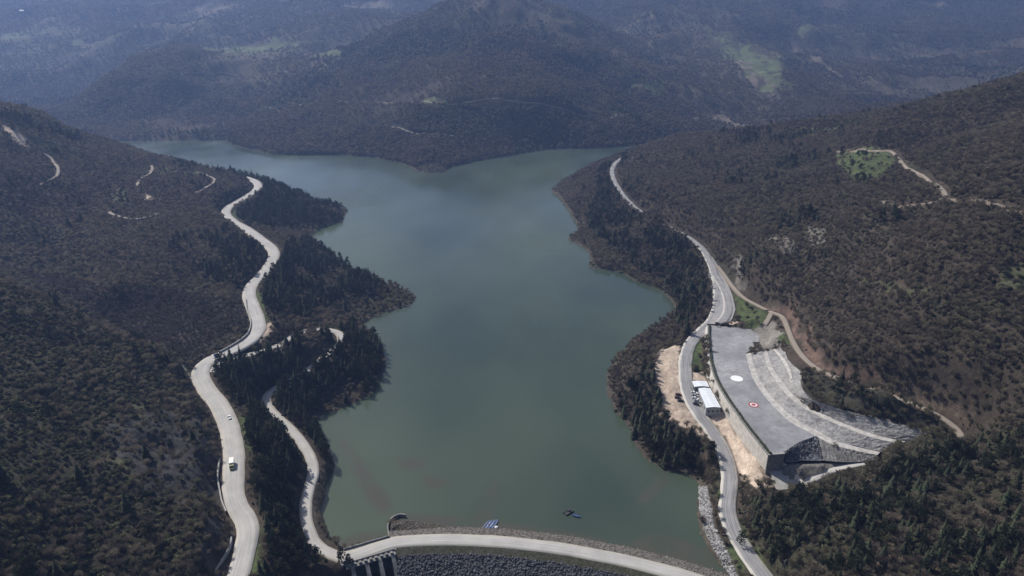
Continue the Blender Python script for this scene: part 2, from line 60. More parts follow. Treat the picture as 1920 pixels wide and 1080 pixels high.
COVER = {'sand': [[(130.8,475.1),(124.3,450.1),(119.9,428.6),(117.4,409),(117.8,394.8),(120,383),(123.1,371.2),(125.9,364.6),(121.9,363.5),(113.1,372),(101.2,381.1),(99.9,395.9),(101.4,414.7),(102.2,435.2),(110,459.3),(118.7,484.3)],[(130.4,435.9),(138.5,435.9),(138.5,422.3),(139.6,415.1),(139.1,390.6),(143.3,352.4),(147.6,328.5),(153.2,319.9),(147.8,315.2),(134,311.3),(135,321),(135.8,332.9),(136.3,342.1),(135.9,351),(135.1,362.5),(131.4,377),(128.3,389.6),(127,402),(127.4,418.8)],[(-193.2,469.8),(-190,482.9),(-192.8,501.9),(-197.8,504.2),(-195.6,487.3),(-197.6,475.9)],[(180.9,524.2),(185.8,519.6),(183.5,500.6),(177.7,507.6)],[(-642.2,870.9),(-635.8,873.9),(-621.3,866.2),(-609.1,863.7),(-601.3,851.3),(-605.1,844.5),(-617.1,849.2),(-630.5,852.3)],[(-448.5,813.9),(-441.5,813.6),(-429.1,791.9),(-434.1,789.5)],[(-499.6,938.5),(-492.9,934.5),(-490.4,917)]],
 'valley': [[(-455.8,570.1),(-379.3,522.1),(-319.4,488),(-256.8,444.5),(-229.9,426.8),(-221.8,452.6),(-213.8,493.4),(-232.5,534.6),(-269,546.5),(-303.9,545.2),(-335.2,522.2),(-392.4,557.4)]],  # ground colour darkened to stand in for shade behind the near spur
 'grass': [[(150,488.9),(141.1,476.6),(136.4,462.2),(129.8,436.7),(138.3,436.6),(145.2,465.2)],[(204.2,586.7),(204.8,547.5),(209.4,508.8),(202.8,496.3),(195.6,494.8),(185.1,499.2),(187.5,522.4),(195.6,554.9)],[(197,461),(205.3,468.6),(198.4,436.4),(195.4,444.7)],[(398,845.8),(412.4,742.8),(382.6,674.7),(344.9,640.1),(332,652.9),(369,774.3)],[(-232,579.3),(-206.1,523.8),(-195.5,497.1),(-210,518.2),(-226.6,554)],[(-359.2,831.5),(-357.1,861.9),(-337.9,854.1),(-326.8,789.2),(-344.1,807.8)],[(-126.7,263.3),(-119,257.5),(-110.2,231.4),(-119.2,230.5),(-121.4,247.1)],[(-172.4,373.8),(-158.5,351.9),(-146.7,322.8),(-151.4,322.4),(-164.6,349.8)],[(119.4,289.8),(116.1,312.2),(118.6,332.2),(122,334.1),(118.2,303.8),(118.8,284),(119.4,265.7),(114.3,261.7),(111,277.8)],[(123.4,293.7),(125.2,283.9),(128.8,265.8),(129.1,258.9),(124.9,260.6),(122.1,278.4)]],
 'verge': [[(-224.1,345.7),(-223.1,355.6),(-207.1,332.4),(-207.1,320.7)],[(-204.3,291.3),(-195.3,283.9),(-176.1,269.5),(-180.6,269),(-192.9,274.9)],[(-608.2,873.1),(-595.2,892.1),(-567.6,900.5),(-565.8,883.9),(-598.3,866.5)],[(-491.4,818.4),(-467.5,809.5),(-439.7,765.1),(-452.7,753.3)],[(-504,943.7),(-437.2,963.5),(-427.4,941.2),(-476.8,915.1)],[(298.3,387.9),(311.6,390.2),(299.2,367.4),(289.2,377)],[(-140.2,611.8),(-135.3,613.1),(-133.4,602.7)],[(418.8,1000.9),(452.3,976.3),(509.2,991.1),(510.2,1039.6),(438.8,1054.2)],[(250.6,482.4),(261.2,417.9),(282.1,389),(258.5,411.6)],[(-246.3,446),(-227.6,422.9),(-218.4,408.1),(-225.6,411)]],
 'redsoil': [[(217.8,536.5),(225.5,508.5),(215.2,455),(206.6,423),(208.2,391.9),(224.7,371.2),(224.3,369.1),(206,386.3),(198.9,412.1),(207.5,447.8),(219,491.5),(216.4,523.7)]],
 'scrub': [[(222.5,372.9),(237.5,361),(252.2,345.1),(258.4,325.5),(254.5,324.3),(251.3,335.6),(239.8,351.3),(218.1,352)],[(189.4,311.4),(197.5,306.8),(184.9,269.5),(166.8,229.3),(151.3,225.3),(166.4,265.2)]],
 'darkslope': [[(192.5,392.3),(209.3,364.6),(229.7,341.8),(247.5,323.1),(238.6,327.1),(213.5,343.6),(195,358.5),(186,376.2)]],
 'grey': [[(194.4,492.2),(203.3,497.9),(211.3,499.4),(199.4,449),(195,446.3),(188.5,448),(183.5,452),(189.4,474.8)],[(149,330.1),(181.9,333.4),(210,330.2),(202.2,325),(184.4,323.7),(164,317.6),(149.5,315.6)]],
 'pale': [[(245.6,626),(250.4,589.6),(245.2,557),(234.8,564.8)],[(269.4,613.7),(274.2,570.1),(264.8,550.2),(256,560.5)],[(217.5,641.9),(219.9,619.7),(213.8,575.5),(210.1,584.4)]],
 'rock': [[(-215,306.4),(-205.6,332.4),(-186.8,347.9),(-171.6,329.9),(-159.2,307.4),(-148.8,278.5),(-159.2,261.1),(-179.7,267.3),(-199.8,286.7)],[(-145.8,266.6),(-134.6,257.2),(-130.6,229.6),(-135.2,232.6)]],
 'olive': [[(-418.2,518.5),(-310.1,423.2),(-271.9,412.5),(-235.2,404.3),(-225.5,409.4),(-194.6,363.9),(-204.9,330.7),(-215,303.9),(-197.3,282.2),(-180.6,266.7),(-158.4,259.4),(-145.9,267.8),(-131.3,226.3),(-182.8,187.1)],[(131.1,308.4),(208,325.9),(243.5,321.4),(261.2,296.6),(207.3,212.2),(126.5,258.9)],[(-339.1,512.2),(-316.1,571.6),(-249.4,544.3),(-215.4,494.5),(-223.1,456),(-231.3,416.1),(-285,460.9)],[(-537,697),(-446.4,676.3),(-364.6,557.9),(-371.4,508.9),(-426.3,529.9)],[(-636.1,1738.5),(-388.4,1596.9),(-142.2,1438.7),(0,1476.6),(114.2,1497.1),(440.7,1690.4),(238.6,1466.8),(43.9,1413.7),(-204.5,1310.9),(-440.1,1416.6),(-601.8,1493.6)]],
 'farmeadow': [[(-990.1,2303.1),(-829.7,2115.8),(-798.3,2346),(-721.8,2327.2),(-744.8,2408.6),(-956,2493)],[(266.5,1821.2),(340.4,1804.4),(403,1843.4),(390.8,1856.5),(303.9,1839.9)],[(-192.9,1495.9),(-143.3,1453.6),(-144.2,1437),(-181.2,1444.3)],[(218.1,1589.6),(285.9,1630.3),(280.5,1609.6),(220.1,1556.8)],[(751.5,2561.9),(796.7,2457.5),(809.2,2380.8),(843.2,2220.9),(741.8,1960.9),(689.4,1895.1),(696.4,2017.6),(721.2,2283.7),(717.8,2398.5)],[(1099.1,2837.8),(1331.6,3053.8),(1331.8,2991.7),(1098.2,2767.6)],[(-627.7,2294.1),(-486.7,2056.6),(-481.3,2015.8),(-547.2,2051)],[(-1723.5,2825.9),(-1482.5,2693.7),(-1467.9,2638.6),(-1657.1,2740.2)],[(-2078.8,2959.1),(-1852.5,2805),(-1825.8,2755.5),(-1903.5,2694.7)]],
 'lit_slope': [[(40.2,2235.8),(101.7,1984.7),(208.6,1870.2),(320.4,1856.2),(466.3,1805.9),(575.4,1747),(689.1,1733.5),(696.4,2017.6),(718.7,2544.1),(675.3,3025.9)],[(1075,2825.2),(1414.4,3256.9),(1565.5,2891),(1618.8,2417.3),(564.6,797),(1074.9,1913.9),(1021,2050),(1067.2,2390.5)],[(-1633.1,3082.5),(-1303.5,3233.4),(-986.1,3104.7),(-968.7,2769.3),(-1112.6,2569.9),(-1382.5,2684.1)],[(-2154.7,3084),(-1878.4,3081.1),(-1465.8,2744),(-1486.6,2459.6),(-1730.7,2409.3)],[(-962.4,2326),(-682.1,2307.7),(-469.6,1974.8),(-554.4,1847.2),(-772.6,1948.1)]],  # far slopes given a lighter ground colour to look sunlit, trees thinned
 'faredge': [[(693.5,2323.7),(721.2,2283.7),(704.7,2095.7),(704.7,1897.6),(678.6,1882.3),(670.4,2030.4)],[(1050.9,2745),(1098.2,2767.6),(1028.8,2387.3),(1034.6,2204.9),(998.9,2225),(1000.8,2407.3)],[(509.8,1765.4),(538,1796.9),(547.2,1646.6),(526,1647.2)],[(1803.7,3385.8),(1971.4,3423.1),(2010.9,3375),(1916.5,3357.1)],[(-1398,3166.3),(-1229.7,3154.8),(-1162.6,3090.6),(-1306.6,3105.7)],[(-711.1,3078.4),(-535.9,3236.7),(-506.1,3188.9),(-656.1,3023.3)]]}
STANDS = [('point', [(-419.3,1003.7),(-420.7,1157.7),(-339.4,1066.3),(-235.5,943.9),(-230,886.9),(-256.9,853.8),(-272.1,835.5),(-295.9,827.7),(-309.5,775),(-344.8,830.2),(-343.2,908.2),(-355.7,955.6),(-388.9,1002)], 5.2),
 ('bank', [(-238.6,672.7),(-243.9,789.2),(-175.1,701.1),(-135.8,660.3),(-136.5,621.5),(-157.1,597.1),(-176,575.2),(-176.7,513.8),(-191,495.2),(-214.8,544.3),(-229.4,595.1),(-229.4,626.1)], 5.2),
 ('hairpin', [(-204.7,430),(-190.7,442.8),(-173.8,462.6),(-161.5,483.4),(-140.4,507.5),(-124.9,533.6),(-107.9,505.3),(-100.6,473.2),(-106.4,438.3),(-121.5,418.5),(-138.7,412.1),(-148,390.8),(-164.1,396.6),(-160.8,363.2),(-183.8,393.2),(-202,408.6)], 4.6),
 ('between', [(-162.9,364.8),(-153.3,375.5),(-135,353.2),(-122.2,335.8),(-119.8,312.7),(-115.5,291.6),(-106.9,280.3),(-96.2,266),(-84.6,259.4),(-108.7,226.8),(-115.2,253.7),(-130.1,280.6),(-145.3,317.1)], 4.6),
 ('shore_strip', [(-148,390.8),(-131.7,399.4),(-118.6,371.5),(-111.4,352.2),(-115.2,346.4),(-120.9,356.5),(-132.1,371.8)], 4.8),
 ('upslope', [(-352.7,674.3),(-299.3,704.2),(-256.1,667.2),(-249.6,639.7),(-242.5,569.5),(-267.1,583.9),(-317.2,623.2)], 6),
 ('rightpoint', [(154,1152.9),(198.1,1152.3),(166.7,1115.7),(147.3,1015),(147.6,921.8),(153.5,789.2),(195.8,722.7),(200.2,682.4),(190.1,613.2),(170.9,549.8),(147.8,503.9),(148.1,572.2),(158.8,606.4),(150.7,666.2),(132,725),(104.8,801.1),(98.8,870.5)], 5.4),
 ('rightshore', [(86.9,441.9),(104,449.8),(99.6,410.3),(98.3,384.4),(119.7,358),(124.8,346.5),(122.4,333.8),(107.6,344.5),(91.9,347.6),(82.7,360.1),(79.7,383.5),(76.8,412)], 5),
 ('corner', [(127,296.1),(142.3,294.7),(169.7,295),(182.3,298.6),(174.1,267.1),(148.5,221.2),(127.1,255),(119,283.6)], 4.5),
 ('farcorner', [(204.9,302.4),(232.2,304.1),(254.9,286.7),(204.2,209),(164.8,218.8),(180.7,265.4)], 4.5),
 ('rim', [(191.2,293.2),(208.5,299.4),(230.5,301.4),(232.9,297),(203.7,290.7),(189.8,287.9)], 5.5),
 ('hill', [(157,1045.3),(186.8,981.8),(198.7,857.5),(186.9,830.7),(160.1,909.1)], 8),
 ('hill', [(217.2,716.1),(233.8,650.1),(249.7,640.4),(281.3,647.2),(294.4,643.5),(271.6,597),(249.2,598),(224.2,576.3),(214,580.4),(215.8,649.8)], 7),
 ('hill', [(283.4,946.3),(342.6,950.6),(407.1,953),(380.8,855.1),(305.3,802.1),(266,837.3)], 8),
 ('hill', [(245.6,549.6),(266.3,530.8),(261.6,509.9),(246.8,529.4)], 9),
 ('hill', [(300.5,548.2),(310.1,521.3),(304.3,501.8),(291.1,520.1)], 9),
 ('hill', [(472.9,1575),(405.3,1049.7),(462.4,1002.1),(496.7,981.5),(451.5,976),(380.7,1023.7),(327.5,1054)], 8),
 ('hill', [(236.6,466.9),(247,428.1),(239.4,424.8),(230.6,451.3)], 9),
 ('ridge', [(-657.7,898.8),(-642.8,934.3),(-608.9,972.2),(-602.2,953.5),(-635.2,920.4),(-651.3,887.8)], 7),
 ('ridge', [(-514.8,1042.8),(-506.9,1060),(-432.3,979.9),(-423.9,950.4),(-475,959.9)], 8),
 ('lowleft', [(-191.2,202.4),(-180.4,217.5),(-160.4,220),(-151.7,207.1),(-180.7,184.9)], 6),
 ('gorge', [(-260.2,393.1),(-241.8,394),(-223.5,400.7),(-225,416.6),(-237.6,437.2),(-262.7,437.1)], 8)]
TRACKS = [[(-536.1,762.1),(-540,782.8),(-542,803.7),(-550.7,821.5),(-566.3,841.3),(-582.6,856.4),(-592.4,853.5)],
 [(-468.3,835.2),(-479,865.5),(-484.1,898.4),(-493,928.6),(-499.8,940.5)],
 [(-409.8,862.9),(-406.2,887.4),(-411.5,930),(-417.5,941.6),(-431.4,949.5),(-451.1,962.8)],
 [(-436.9,717.2),(-425.8,707.1),(-414.8,703.8),(-400.2,707.8),(-398,734.8),(-397.7,746)],
 [(315.4,569.7),(314.5,535.7),(320.4,517.9),(332.4,513.6),(345.2,545),(353.1,571.3),(362.1,601.8),(376.5,649.7),(401.9,710.3),(411.8,741.3),(405.2,775.7),(399.3,848.9)],
 [(332.4,513.6),(335.9,493),(331.9,459.2),(331.2,442.1),(335.1,424.9)],
 [(-634.8,1734.1),(-503.1,1654.5),(-393.2,1619.1),(-287.5,1577),(-153.4,1442.4),(-78.1,1470.9),(0,1482.6),(114.4,1500.7),(262.7,1561.8),(412.5,1683.1),(503.2,1726.8)],
 [(-244.5,1412.2),(-201.8,1376.1),(-168.5,1362.7),(-115.9,1362)],
 [(-869.2,1873.5),(-811.9,1938.7),(-717.3,1955.3)]]
LONE_CONIFERS = [(208.6,354.3),(214.5,347.3),(219.2,344.3),(394.1,778),(381.5,765.5),(359.6,699.4),(340.8,666.4),(333.4,666.4),(416.2,750.7),(334.9,639.1),(-86.6,268.9),(-82.4,267.2),(-134.6,378.7),(119.1,279.5),(-496.9,811),(-489.3,814.4),(-528.7,740.1),(-624.7,867),(-625,895.7),(-446.9,774),(300.3,1811.4)]
SHED_ROOF = [(127.9,408.7,24.6),(136.3,408.7,24.6),(136.7,384.2,24.6),(127,383.9,24.6)]
HUT_ROOF = [(126.2,418.9,24.2),(136.5,418.9,24.2),(136.4,411.5,24.2),(126.1,411.5,24.2)]
PALE_DISC = [(155.2,413.1,29.6)]
RED_DISC = [(155.5,378.7,30)]
CARS_W = [(114.2,406.4,20.3),(112.9,402.9,20.1),(114.1,399.2,20)]
CARS_E = [(125.6,408.3,20.8),(125.4,405,20.7),(124.7,401.5,20.5),(125.4,398.4,20.3),(123.6,394.9,20.2),(128.4,412.8,20.9)]
RIPRAP_BANK = [(112.5,335.3),(115.5,331),(112.3,312),(109.6,295.2),(110.6,284.8),(111.8,271),(112.7,259.4),(109.8,261.4),(108,273.7),(106.5,282.1),(105,296),(107.4,314)]
GUTTER_WALLS = [[(-233.4,551.1,31),(-223.9,527.4,31.3),(-212.8,505.3,31.6),(-207.7,489.7,31.8),(-206,476.8,32),(-208.4,464.5,32.2),(-212.2,453.5,32.4),(-214.8,447.1,32.6)],[(-162,314.9,34.6),(-159.2,305.7,34.8),(-156.6,298.5,35),(-151,287.4,35.2),(-146.6,279,35.3),(-141.3,271,35.4)],[(-131.9,253.2,35.5),(-130.3,247.2,35.6),(-130.3,240.3,35.8),(-130.6,233.8,36),(-131.1,227.6,36)]]
HILL_DITCH = [(-229.8,420.5),(-225.7,416.9),(-218.1,407.4)]
MOOR = [(-13.9,301.9,0),(-11.9,302.3,0),(-9.8,302.7,0),(-8.6,299.7,0),(32.2,312.3,0),(36.5,309.2,0)]
FAR_HOUSE = [(-2080,3127)]
SIGNS = [(-214.5,440.3,32.2),(-156.5,343.2,32.6)]
POLES = [(124.9,293.8),(133,257.9)]
TRUCK = [(-153,309,33.7)]
ROAD_CAR = [(-173.6,358.6,33)]
CHUTE = [(149.3,330.3,20),(158.2,329.1,20.5),(164.5,314.8,15.5),(149.2,312.5,15.5)]
CHUTE_KERB = [(156.5,328.6,22),(160.2,324.4,19.6),(165.9,313.3,16.3)]
END_WALL = [(146.3,325.2,30),(156.1,326.5,30)]
WEDGE = [(155.8,326.6,29.9),(164.8,334.1,29.9),(177.2,343.3,29.9),(181.8,344.4,29.9),(180.9,337.2,27),(179.3,328.4,24),(168,327.9,24),(157.6,327.1,23.5)]
LOWER_ROAD = [(162.8,315.4,15.8),(173.5,320.4,18.2),(183.7,323.7,20.8),(195,323.3,24.8),(202.3,323.3,26.3)]
DEBRIS = [[(-67.6,307.5),(-54.3,309.2),(-30,306.1),(-5.9,301.9),(17.6,297.2),(40.4,291.5),(62.5,284.8),(83.7,277.9),(94,274.2),(82.7,273.1),(61.4,277.9),(28.7,288.3),(-5.8,295.6),(-38.4,300.6),(-64.1,304)],[(65.8,287.5),(78.4,293.5),(94.4,287.5),(105.2,279.8),(106.1,273.1),(90.9,273.1),(72.5,277.5)],[(-93.9,285.6),(-86.7,291.5),(-71.7,296.4),(-68.4,289.5),(-76.8,285.2),(-87.1,280.5)],[(-21,306.1),(-16.7,312.7),(-14.1,326.6),(-11.3,338.9),(-9.7,338.9),(-11.8,319.6),(-13.5,307.5),(-17.9,304)],[(-87.8,341.4),(-75.4,326.6),(-70.4,315),(-73,312.7),(-81.3,324.2),(-90.5,338.9)],[(93.1,351.9),(93.3,341.4),(83.8,329),(76.2,321.9),(76.6,324.2),(86.3,337.4)],[(-109.5,380.2),(-100.5,362.8),(-88.8,346.6),(-83.1,333.9),(-91,341.4),(-103.9,362.8),(-113,380.2)],[(-71.3,361.7),(-55.9,360),(-56.9,354.5),(-66.8,354)],[(-52.3,344),(-40.4,338.9),(-44.9,335.4),(-51.7,338.9)]]
SCUM_CLEAR = 0
# ---------------------------------------------------------------- terrain maths
def _hash(ix, iy, s):
    h = (ix.astype(np.int64) * 374761393 + iy.astype(np.int64) * 668265263 + s * 982451653) & 0x7fffffff
    h = ((h ^ (h >> 13)) * 1274126177) & 0x7fffffff
    return ((h ^ (h >> 16)) & 0xffff) / 65535.0

def vnoise(x, y, s=0):
    ix, iy = np.floor(x), np.floor(y)
    fx, fy = x - ix, y - iy
    fx = fx * fx * fx * (fx * (fx * 6 - 15) + 10); fy = fy * fy * fy * (fy * (fy * 6 - 15) + 10)
    ix = ix.astype(np.int64); iy = iy.astype(np.int64)
    a, b = _hash(ix, iy, s), _hash(ix + 1, iy, s)
    c, d = _hash(ix, iy + 1, s), _hash(ix + 1, iy + 1, s)
    return (a + (b - a) * fx) * (1 - fy) + (c + (d - c) * fx) * fy

def fbm(x, y, scale, octs=4, s=0, ridged=False):
    """noise about -1..1 (ridged: 0..1, 1 on the crests)"""
    r = 0.0; amp = 1.0; tot = 0.0; f = 1.0 / scale
    ca, sa = math.cos(0.6), math.sin(0.6)
    for k in range(octs):
        n = vnoise(x * f + 17.3 * k, y * f - 9.1 * k, s + k)
        r = r + amp * ((1 - np.abs(2 * n - 1)) if ridged else (2 * n - 1))
        tot += amp; amp *= 0.5; f *= 2.03
        x, y = x * ca - y * sa, x * sa + y * ca
    return r / tot

def seg_dist(x, y, poly, closed=False, chunk=60000):
    """distance to a polyline, and the value of its third column (if any) at the nearest point, and the signed side"""
    P = np.asarray(poly, float)
    if closed: P = np.vstack([P, P[:1]])
    A, B = P[:-1], P[1:]
    D = B[:, :2] - A[:, :2]; L2 = np.maximum((D ** 2).sum(1), 1e-9)
    x = np.asarray(x, float).ravel(); y = np.asarray(y, float).ravel()
    dist = np.empty(x.size); val = np.zeros(x.size); side = np.empty(x.size)
    for i in range(0, x.size, chunk):
        px = x[i:i + chunk, None]; py = y[i:i + chunk, None]
        t = np.clip(((px - A[:, 0]) * D[:, 0] + (py - A[:, 1]) * D[:, 1]) / L2, 0, 1)
        qx = A[:, 0] + t * D[:, 0] - px; qy = A[:, 1] + t * D[:, 1] - py
        d2 = qx * qx + qy * qy
        k = d2.argmin(1); r = np.arange(k.size)
        dist[i:i + chunk] = np.sqrt(d2[r, k])
        if P.shape[1] > 2: val[i:i + chunk] = A[k, 2] + t[r, k] * (B[k, 2] - A[k, 2])
        side[i:i + chunk] = D[k, 0] * -qy[r, k] - D[k, 1] * -qx[r, k]
    return dist, val, side

def inside(x, y, poly):
    P = np.asarray(poly, float)
    x = np.asarray(x, float); y = np.asarray(y, float)
    c = np.zeros(x.shape, bool)
    j = len(P) - 1
    for i in range(len(P)):
        xi, yi, xj, yj = P[i, 0], P[i, 1], P[j, 0], P[j, 1]
        if yi != yj:
            m = ((yi > y) != (yj > y)) & (x < (xj - xi) * (y - yi) / (yj - yi) + xi)
            c ^= m
        j = i
    return c

def smooth(a, b, t):
    t = np.clip((t - a) / (b - a), 0, 1)
    return t * t * (3 - 2 * t)

def catmull(pts, step=4.0, closed=False):
    P = np.asarray(pts, float)
    n = len(P)
    out = []
    for i in range(n if closed else n - 1):
        if closed:
            p0, p1, p2, p3 = P[i - 1], P[i], P[(i + 1) % n], P[(i + 2) % n]
        else:
            p0, p1, p2, p3 = P[max(i - 1, 0)], P[i], P[i + 1], P[min(i + 2, n - 1)]
        L = np.linalg.norm((p2 - p1)[:2]); k = max(1, int(round(L / step)))
        # centripetal knots
        def kn(a, b): return max(np.linalg.norm((b - a)[:2]) ** 0.5, 1e-4)
        t0 = 0; t1 = t0 + kn(p0, p1); t2 = t1 + kn(p1, p2); t3 = t2 + kn(p2, p3)
        for q in range(k):
            t = t1 + (t2 - t1) * q / k
            A1 = (t1 - t) / (t1 - t0) * p0 + (t - t0) / (t1 - t0) * p1
            A2 = (t2 - t) / (t2 - t1) * p1 + (t - t1) / (t2 - t1) * p2
            A3 = (t3 - t) / (t3 - t2) * p2 + (t - t2) / (t3 - t2) * p3
            B1 = (t2 - t) / (t2 - t0) * A1 + (t - t0) / (t2 - t0) * A2
            B2 = (t3 - t) / (t3 - t1) * A2 + (t - t1) / (t3 - t1) * A3
            out.append((t2 - t) / (t2 - t1) * B1 + (t - t1) / (t2 - t1) * B2)
    if not closed: out.append(P[-1])
    return np.array(out)

def tps_fit(C, lam):
    X = C[:, :2] / 500.0; n = len(C)
    d2 = ((X[:, None] - X[None]) ** 2).sum(2)
    K = 0.5 * d2 * np.log(d2 + 1e-12) + np.eye(n) * lam
    Q = np.hstack([np.ones((n, 1)), X])
    M = np.zeros((n + 3, n + 3)); M[:n, :n] = K; M[:n, n:] = Q; M[n:, :n] = Q.T
    return X, np.linalg.solve(M, np.concatenate([C[:, 2], np.zeros(3)]))

def tps_eval(fit, x, y, chunk=20000):
    X, w = fit; n = len(X)
    x = np.asarray(x, float).ravel() / 500.0; y = np.asarray(y, float).ravel() / 500.0
    out = np.empty(x.size)
    for i in range(0, x.size, chunk):
        d2 = ((x[i:i + chunk, None] - X[:, 0]) ** 2 + (y[i:i + chunk, None] - X[:, 1]) ** 2).astype(np.float32)
        out[i:i + chunk] = (0.5 * d2 * np.log(d2 + 1e-12)) @ w[:n].astype(np.float32) + w[n] + w[n + 1] * x[i:i + chunk] + w[n + 2] * y[i:i + chunk]
    return out

def axis(lo, hi, c0, c1, fine, grow):
    a = list(np.arange(c0, c1 + fine, fine))
    s = fine
    while a[-1] < hi: s *= grow; a.append(a[-1] + s)
    s = fine
    while a[0] > lo: s *= grow; a.insert(0, a[0] - s)
    return np.array(a)

GX = axis(-4200, 4200, -430, 430, 2.6, 1.022)
GY = axis(-900, 6500, 180, 620, 2.4, 1.0125)

def make_ground():
    X, Y = np.meshgrid(GX, GY)
    x, y = X.ravel(), Y.ravel()
    fit = tps_fit(np.array(CONTROL, float), 0.0006)
    # the spline is smooth: evaluate on every node only near, on every second node otherwise
    h = tps_eval(fit, x, y)
    far = smooth(1100, 1700, y) * 1.0
    side = smooth(450, 1200, np.abs(x))
    wild = np.maximum(far, side)
    # gullies and spurs
    wx = x + 60 * fbm(x, y, 420, 3, 5); wy = y + 60 * fbm(x, y, 420, 3, 9)
    rid = fbm(wx, wy, 330, 4, 21, True) - 0.62
    rid2 = fbm(wx, wy, 95, 3, 33, True) - 0.6
    small = fbm(x, y, 46, 4, 41)
    up = np.clip(h / 40.0, 0, 1)
    h = h + up * (rid * (19 + 70 * wild) + rid2 * (9 + 3 * wild) + small * (2.2 + 3 * wild))
    h = np.where((y > 1000) & (np.abs(x) < 3000), np.maximum(h, 3 + 5 * (1 + small)), h)
    wr = 1 - smooth(22, 50, np.hypot((x + 190) * 1.0, (y - 322) * .75))          # furrowed rock cut above the road
    h = h + wr * 9.0 * (fbm(x * .3, y + 0.3 * x, 13, 3, 77, True) - .55)
    # the lake: exact shoreline, bed below, banks above
    ins = inside(x, y, LAKE)
    d, _, _ = seg_dist(x, y, LAKE, True)
    wob = 1 + 0.25 * fbm(x, y, 25, 2, 3)
    bank = 0.4 + 0.16 * d * wob
    h = np.where(ins, -np.minimum(0.5 + d * 0.35, 14.0), np.where(d < 260, np.maximum(h * smooth(-4, 26, d) + bank * (1 - smooth(-4, 26, d)), np.minimum(bank, 9)), h))
    # below the dam the valley floor
    h = np.where(inside(x, y, DOWNSTREAM), np.minimum(h, -20.0), h)
    h = np.where(inside(x, y, CHUTE_CUT), np.minimum(h, -14.0), h)
    # made ground (levelled a little below the sheets that are laid on it)
    for poly, base, soft in STAMPS:
        P = np.array(poly)
        m = (x > P[:, 0].min() - 20) & (x < P[:, 0].max() + 20) & (y > P[:, 1].min() - 20) & (y < P[:, 1].max() + 20) & ~ins
        dd, zz, _ = seg_dist(x[m], y[m], poly, True)
        w = np.where(inside(x[m], y[m], poly), 1.0, 1 - smooth(0.0, soft, dd))
        h[m] = h[m] * (1 - w) + zz * w
    # plateau and terraces: pressed well under their own surfaces
    for poly, drop in ((PLATEAU, 1.2), (TERRACE_INNER_A + TERRACE_RIM[::-1], 2.5)):
        P = np.array(poly)
        m = (x > P[:, 0].min() - 20) & (x < P[:, 0].max() + 20) & (y > P[:, 1].min() - 20) & (y < P[:, 1].max() + 20)
        dd, zz, _ = seg_dist(x[m], y[m], poly, True)
        pin = inside(x[m], y[m], poly)
        if drop < 2:
            h[m] = np.where(pin, np.where(dd > 3.0, zz - drop, np.minimum(h[m], zz - drop)), h[m])
        else:
            da, za, _ = seg_dist(x[m], y[m], TERRACE_INNER_A); db, zb, _ = seg_dist(x[m], y[m], TERRACE_RIM)
            w = np.where(pin, 1.0, np.where(db < da, 1 - smooth(0.0, 10.0, db), 0))
            h[m] = h[m] * (1 - w) + np.where(pin, np.where(db < 0.25, zb - 0.6, 27.5), zb - 0.2) * w
    # roads cut in
    for rd in ROADS:
        if rd['name'] == 'crest': continue
        P = catmull(rd['pts'], 5.0)
        m = (x > P[:, 0].min() - 60) & (x < P[:, 0].max() + 60) & (y > P[:, 1].min() - 60) & (y < P[:, 1].max() + 60) & ~ins
        dd, zz, _ = seg_dist(x[m], y[m], P)
        w2 = rd['w'] / 2
        soft = rd.get('soft', 9.0)
        w = 1 - smooth(w2 + 1.5, w2 + 1.5 + soft, dd)
        hm = h[m]
        h[m] = hm * (1 - w) + (zz - rd.get('press', 0.35)) * w
    P = np.array(FORECOURT)
    m = (x > P[:, 0].min() - 10) & (x < P[:, 0].max() + 10) & (y > P[:, 1].min() - 10) & (y < P[:, 1].max() + 10)
    dd, zz, _ = seg_dist(x[m], y[m], FORECOURT, True)
    w = np.where(inside(x[m], y[m], FORECOURT), 1.0, 1 - smooth(1.0, 4.5, dd))
    h[m] = h[m] * (1 - w) + np.minimum(h[m], zz - 0.7) * w
    return h.reshape(X.shape)

def sampler(H):
    def f(x, y):
        x = np.asarray(x, float); y = np.asarray(y, float)
        i = np.clip(np.searchsorted(GX, x) - 1, 0, len(GX) - 2); j = np.clip(np.searchsorted(GY, y) - 1, 0, len(GY) - 2)
        u = np.clip((x - GX[i]) / (GX[i + 1] - GX[i]), 0, 1); v = np.clip((y - GY[j]) / (GY[j + 1] - GY[j]), 0, 1)
        return (H[j, i] * (1 - u) + H[j, i + 1] * u) * (1 - v) + (H[j + 1, i] * (1 - u) + H[j + 1, i + 1] * u) * v
    return f
# ---------------------------------------------------------------- helpers
rng = np.random.default_rng(7); random.seed(7)
H = make_ground(); GZ = sampler(H)
def gz(x, y): return float(GZ(x, y))

def in_frame(x, y, z, m=0.06):
    x, y, z = np.asarray(x, float), np.asarray(y, float), np.asarray(z, float)
    c, s = math.cos(CAM_PITCH), math.sin(CAM_PITCH)
    d = c * y - s * (z - CAM_H); v = s * y + c * (z - CAM_H)
    u = CAM_F * x / d; v = CAM_F * v / d
    return (d > 0) & (np.abs(u) < 0.5 + m) & (np.abs(v) < 0.28125 + m)

def link(o, parent=None):
    COL.objects.link(o)
    if parent is not None: o.parent = parent
    return o
def tag(o, label=None, cat=None, group=None, kind=None):
    for k, v in (('label', label), ('category', cat), ('group', group), ('kind', kind)):
        if v: o[k] = v
    return o
def empty(name, loc, rz=0, label=None, cat=None, group=None):
    o = bpy.data.objects.new(name, None); o.location = loc; o.rotation_euler = (0, 0, rz); o.empty_display_size = 1
    link(o); return tag(o, label, cat, group)
def dup(o, parent=None):
    c = o.copy(); link(c)
    if parent is not None:
        c.parent = parent
    for ch in list(o.children): dup(ch, c)
    return c

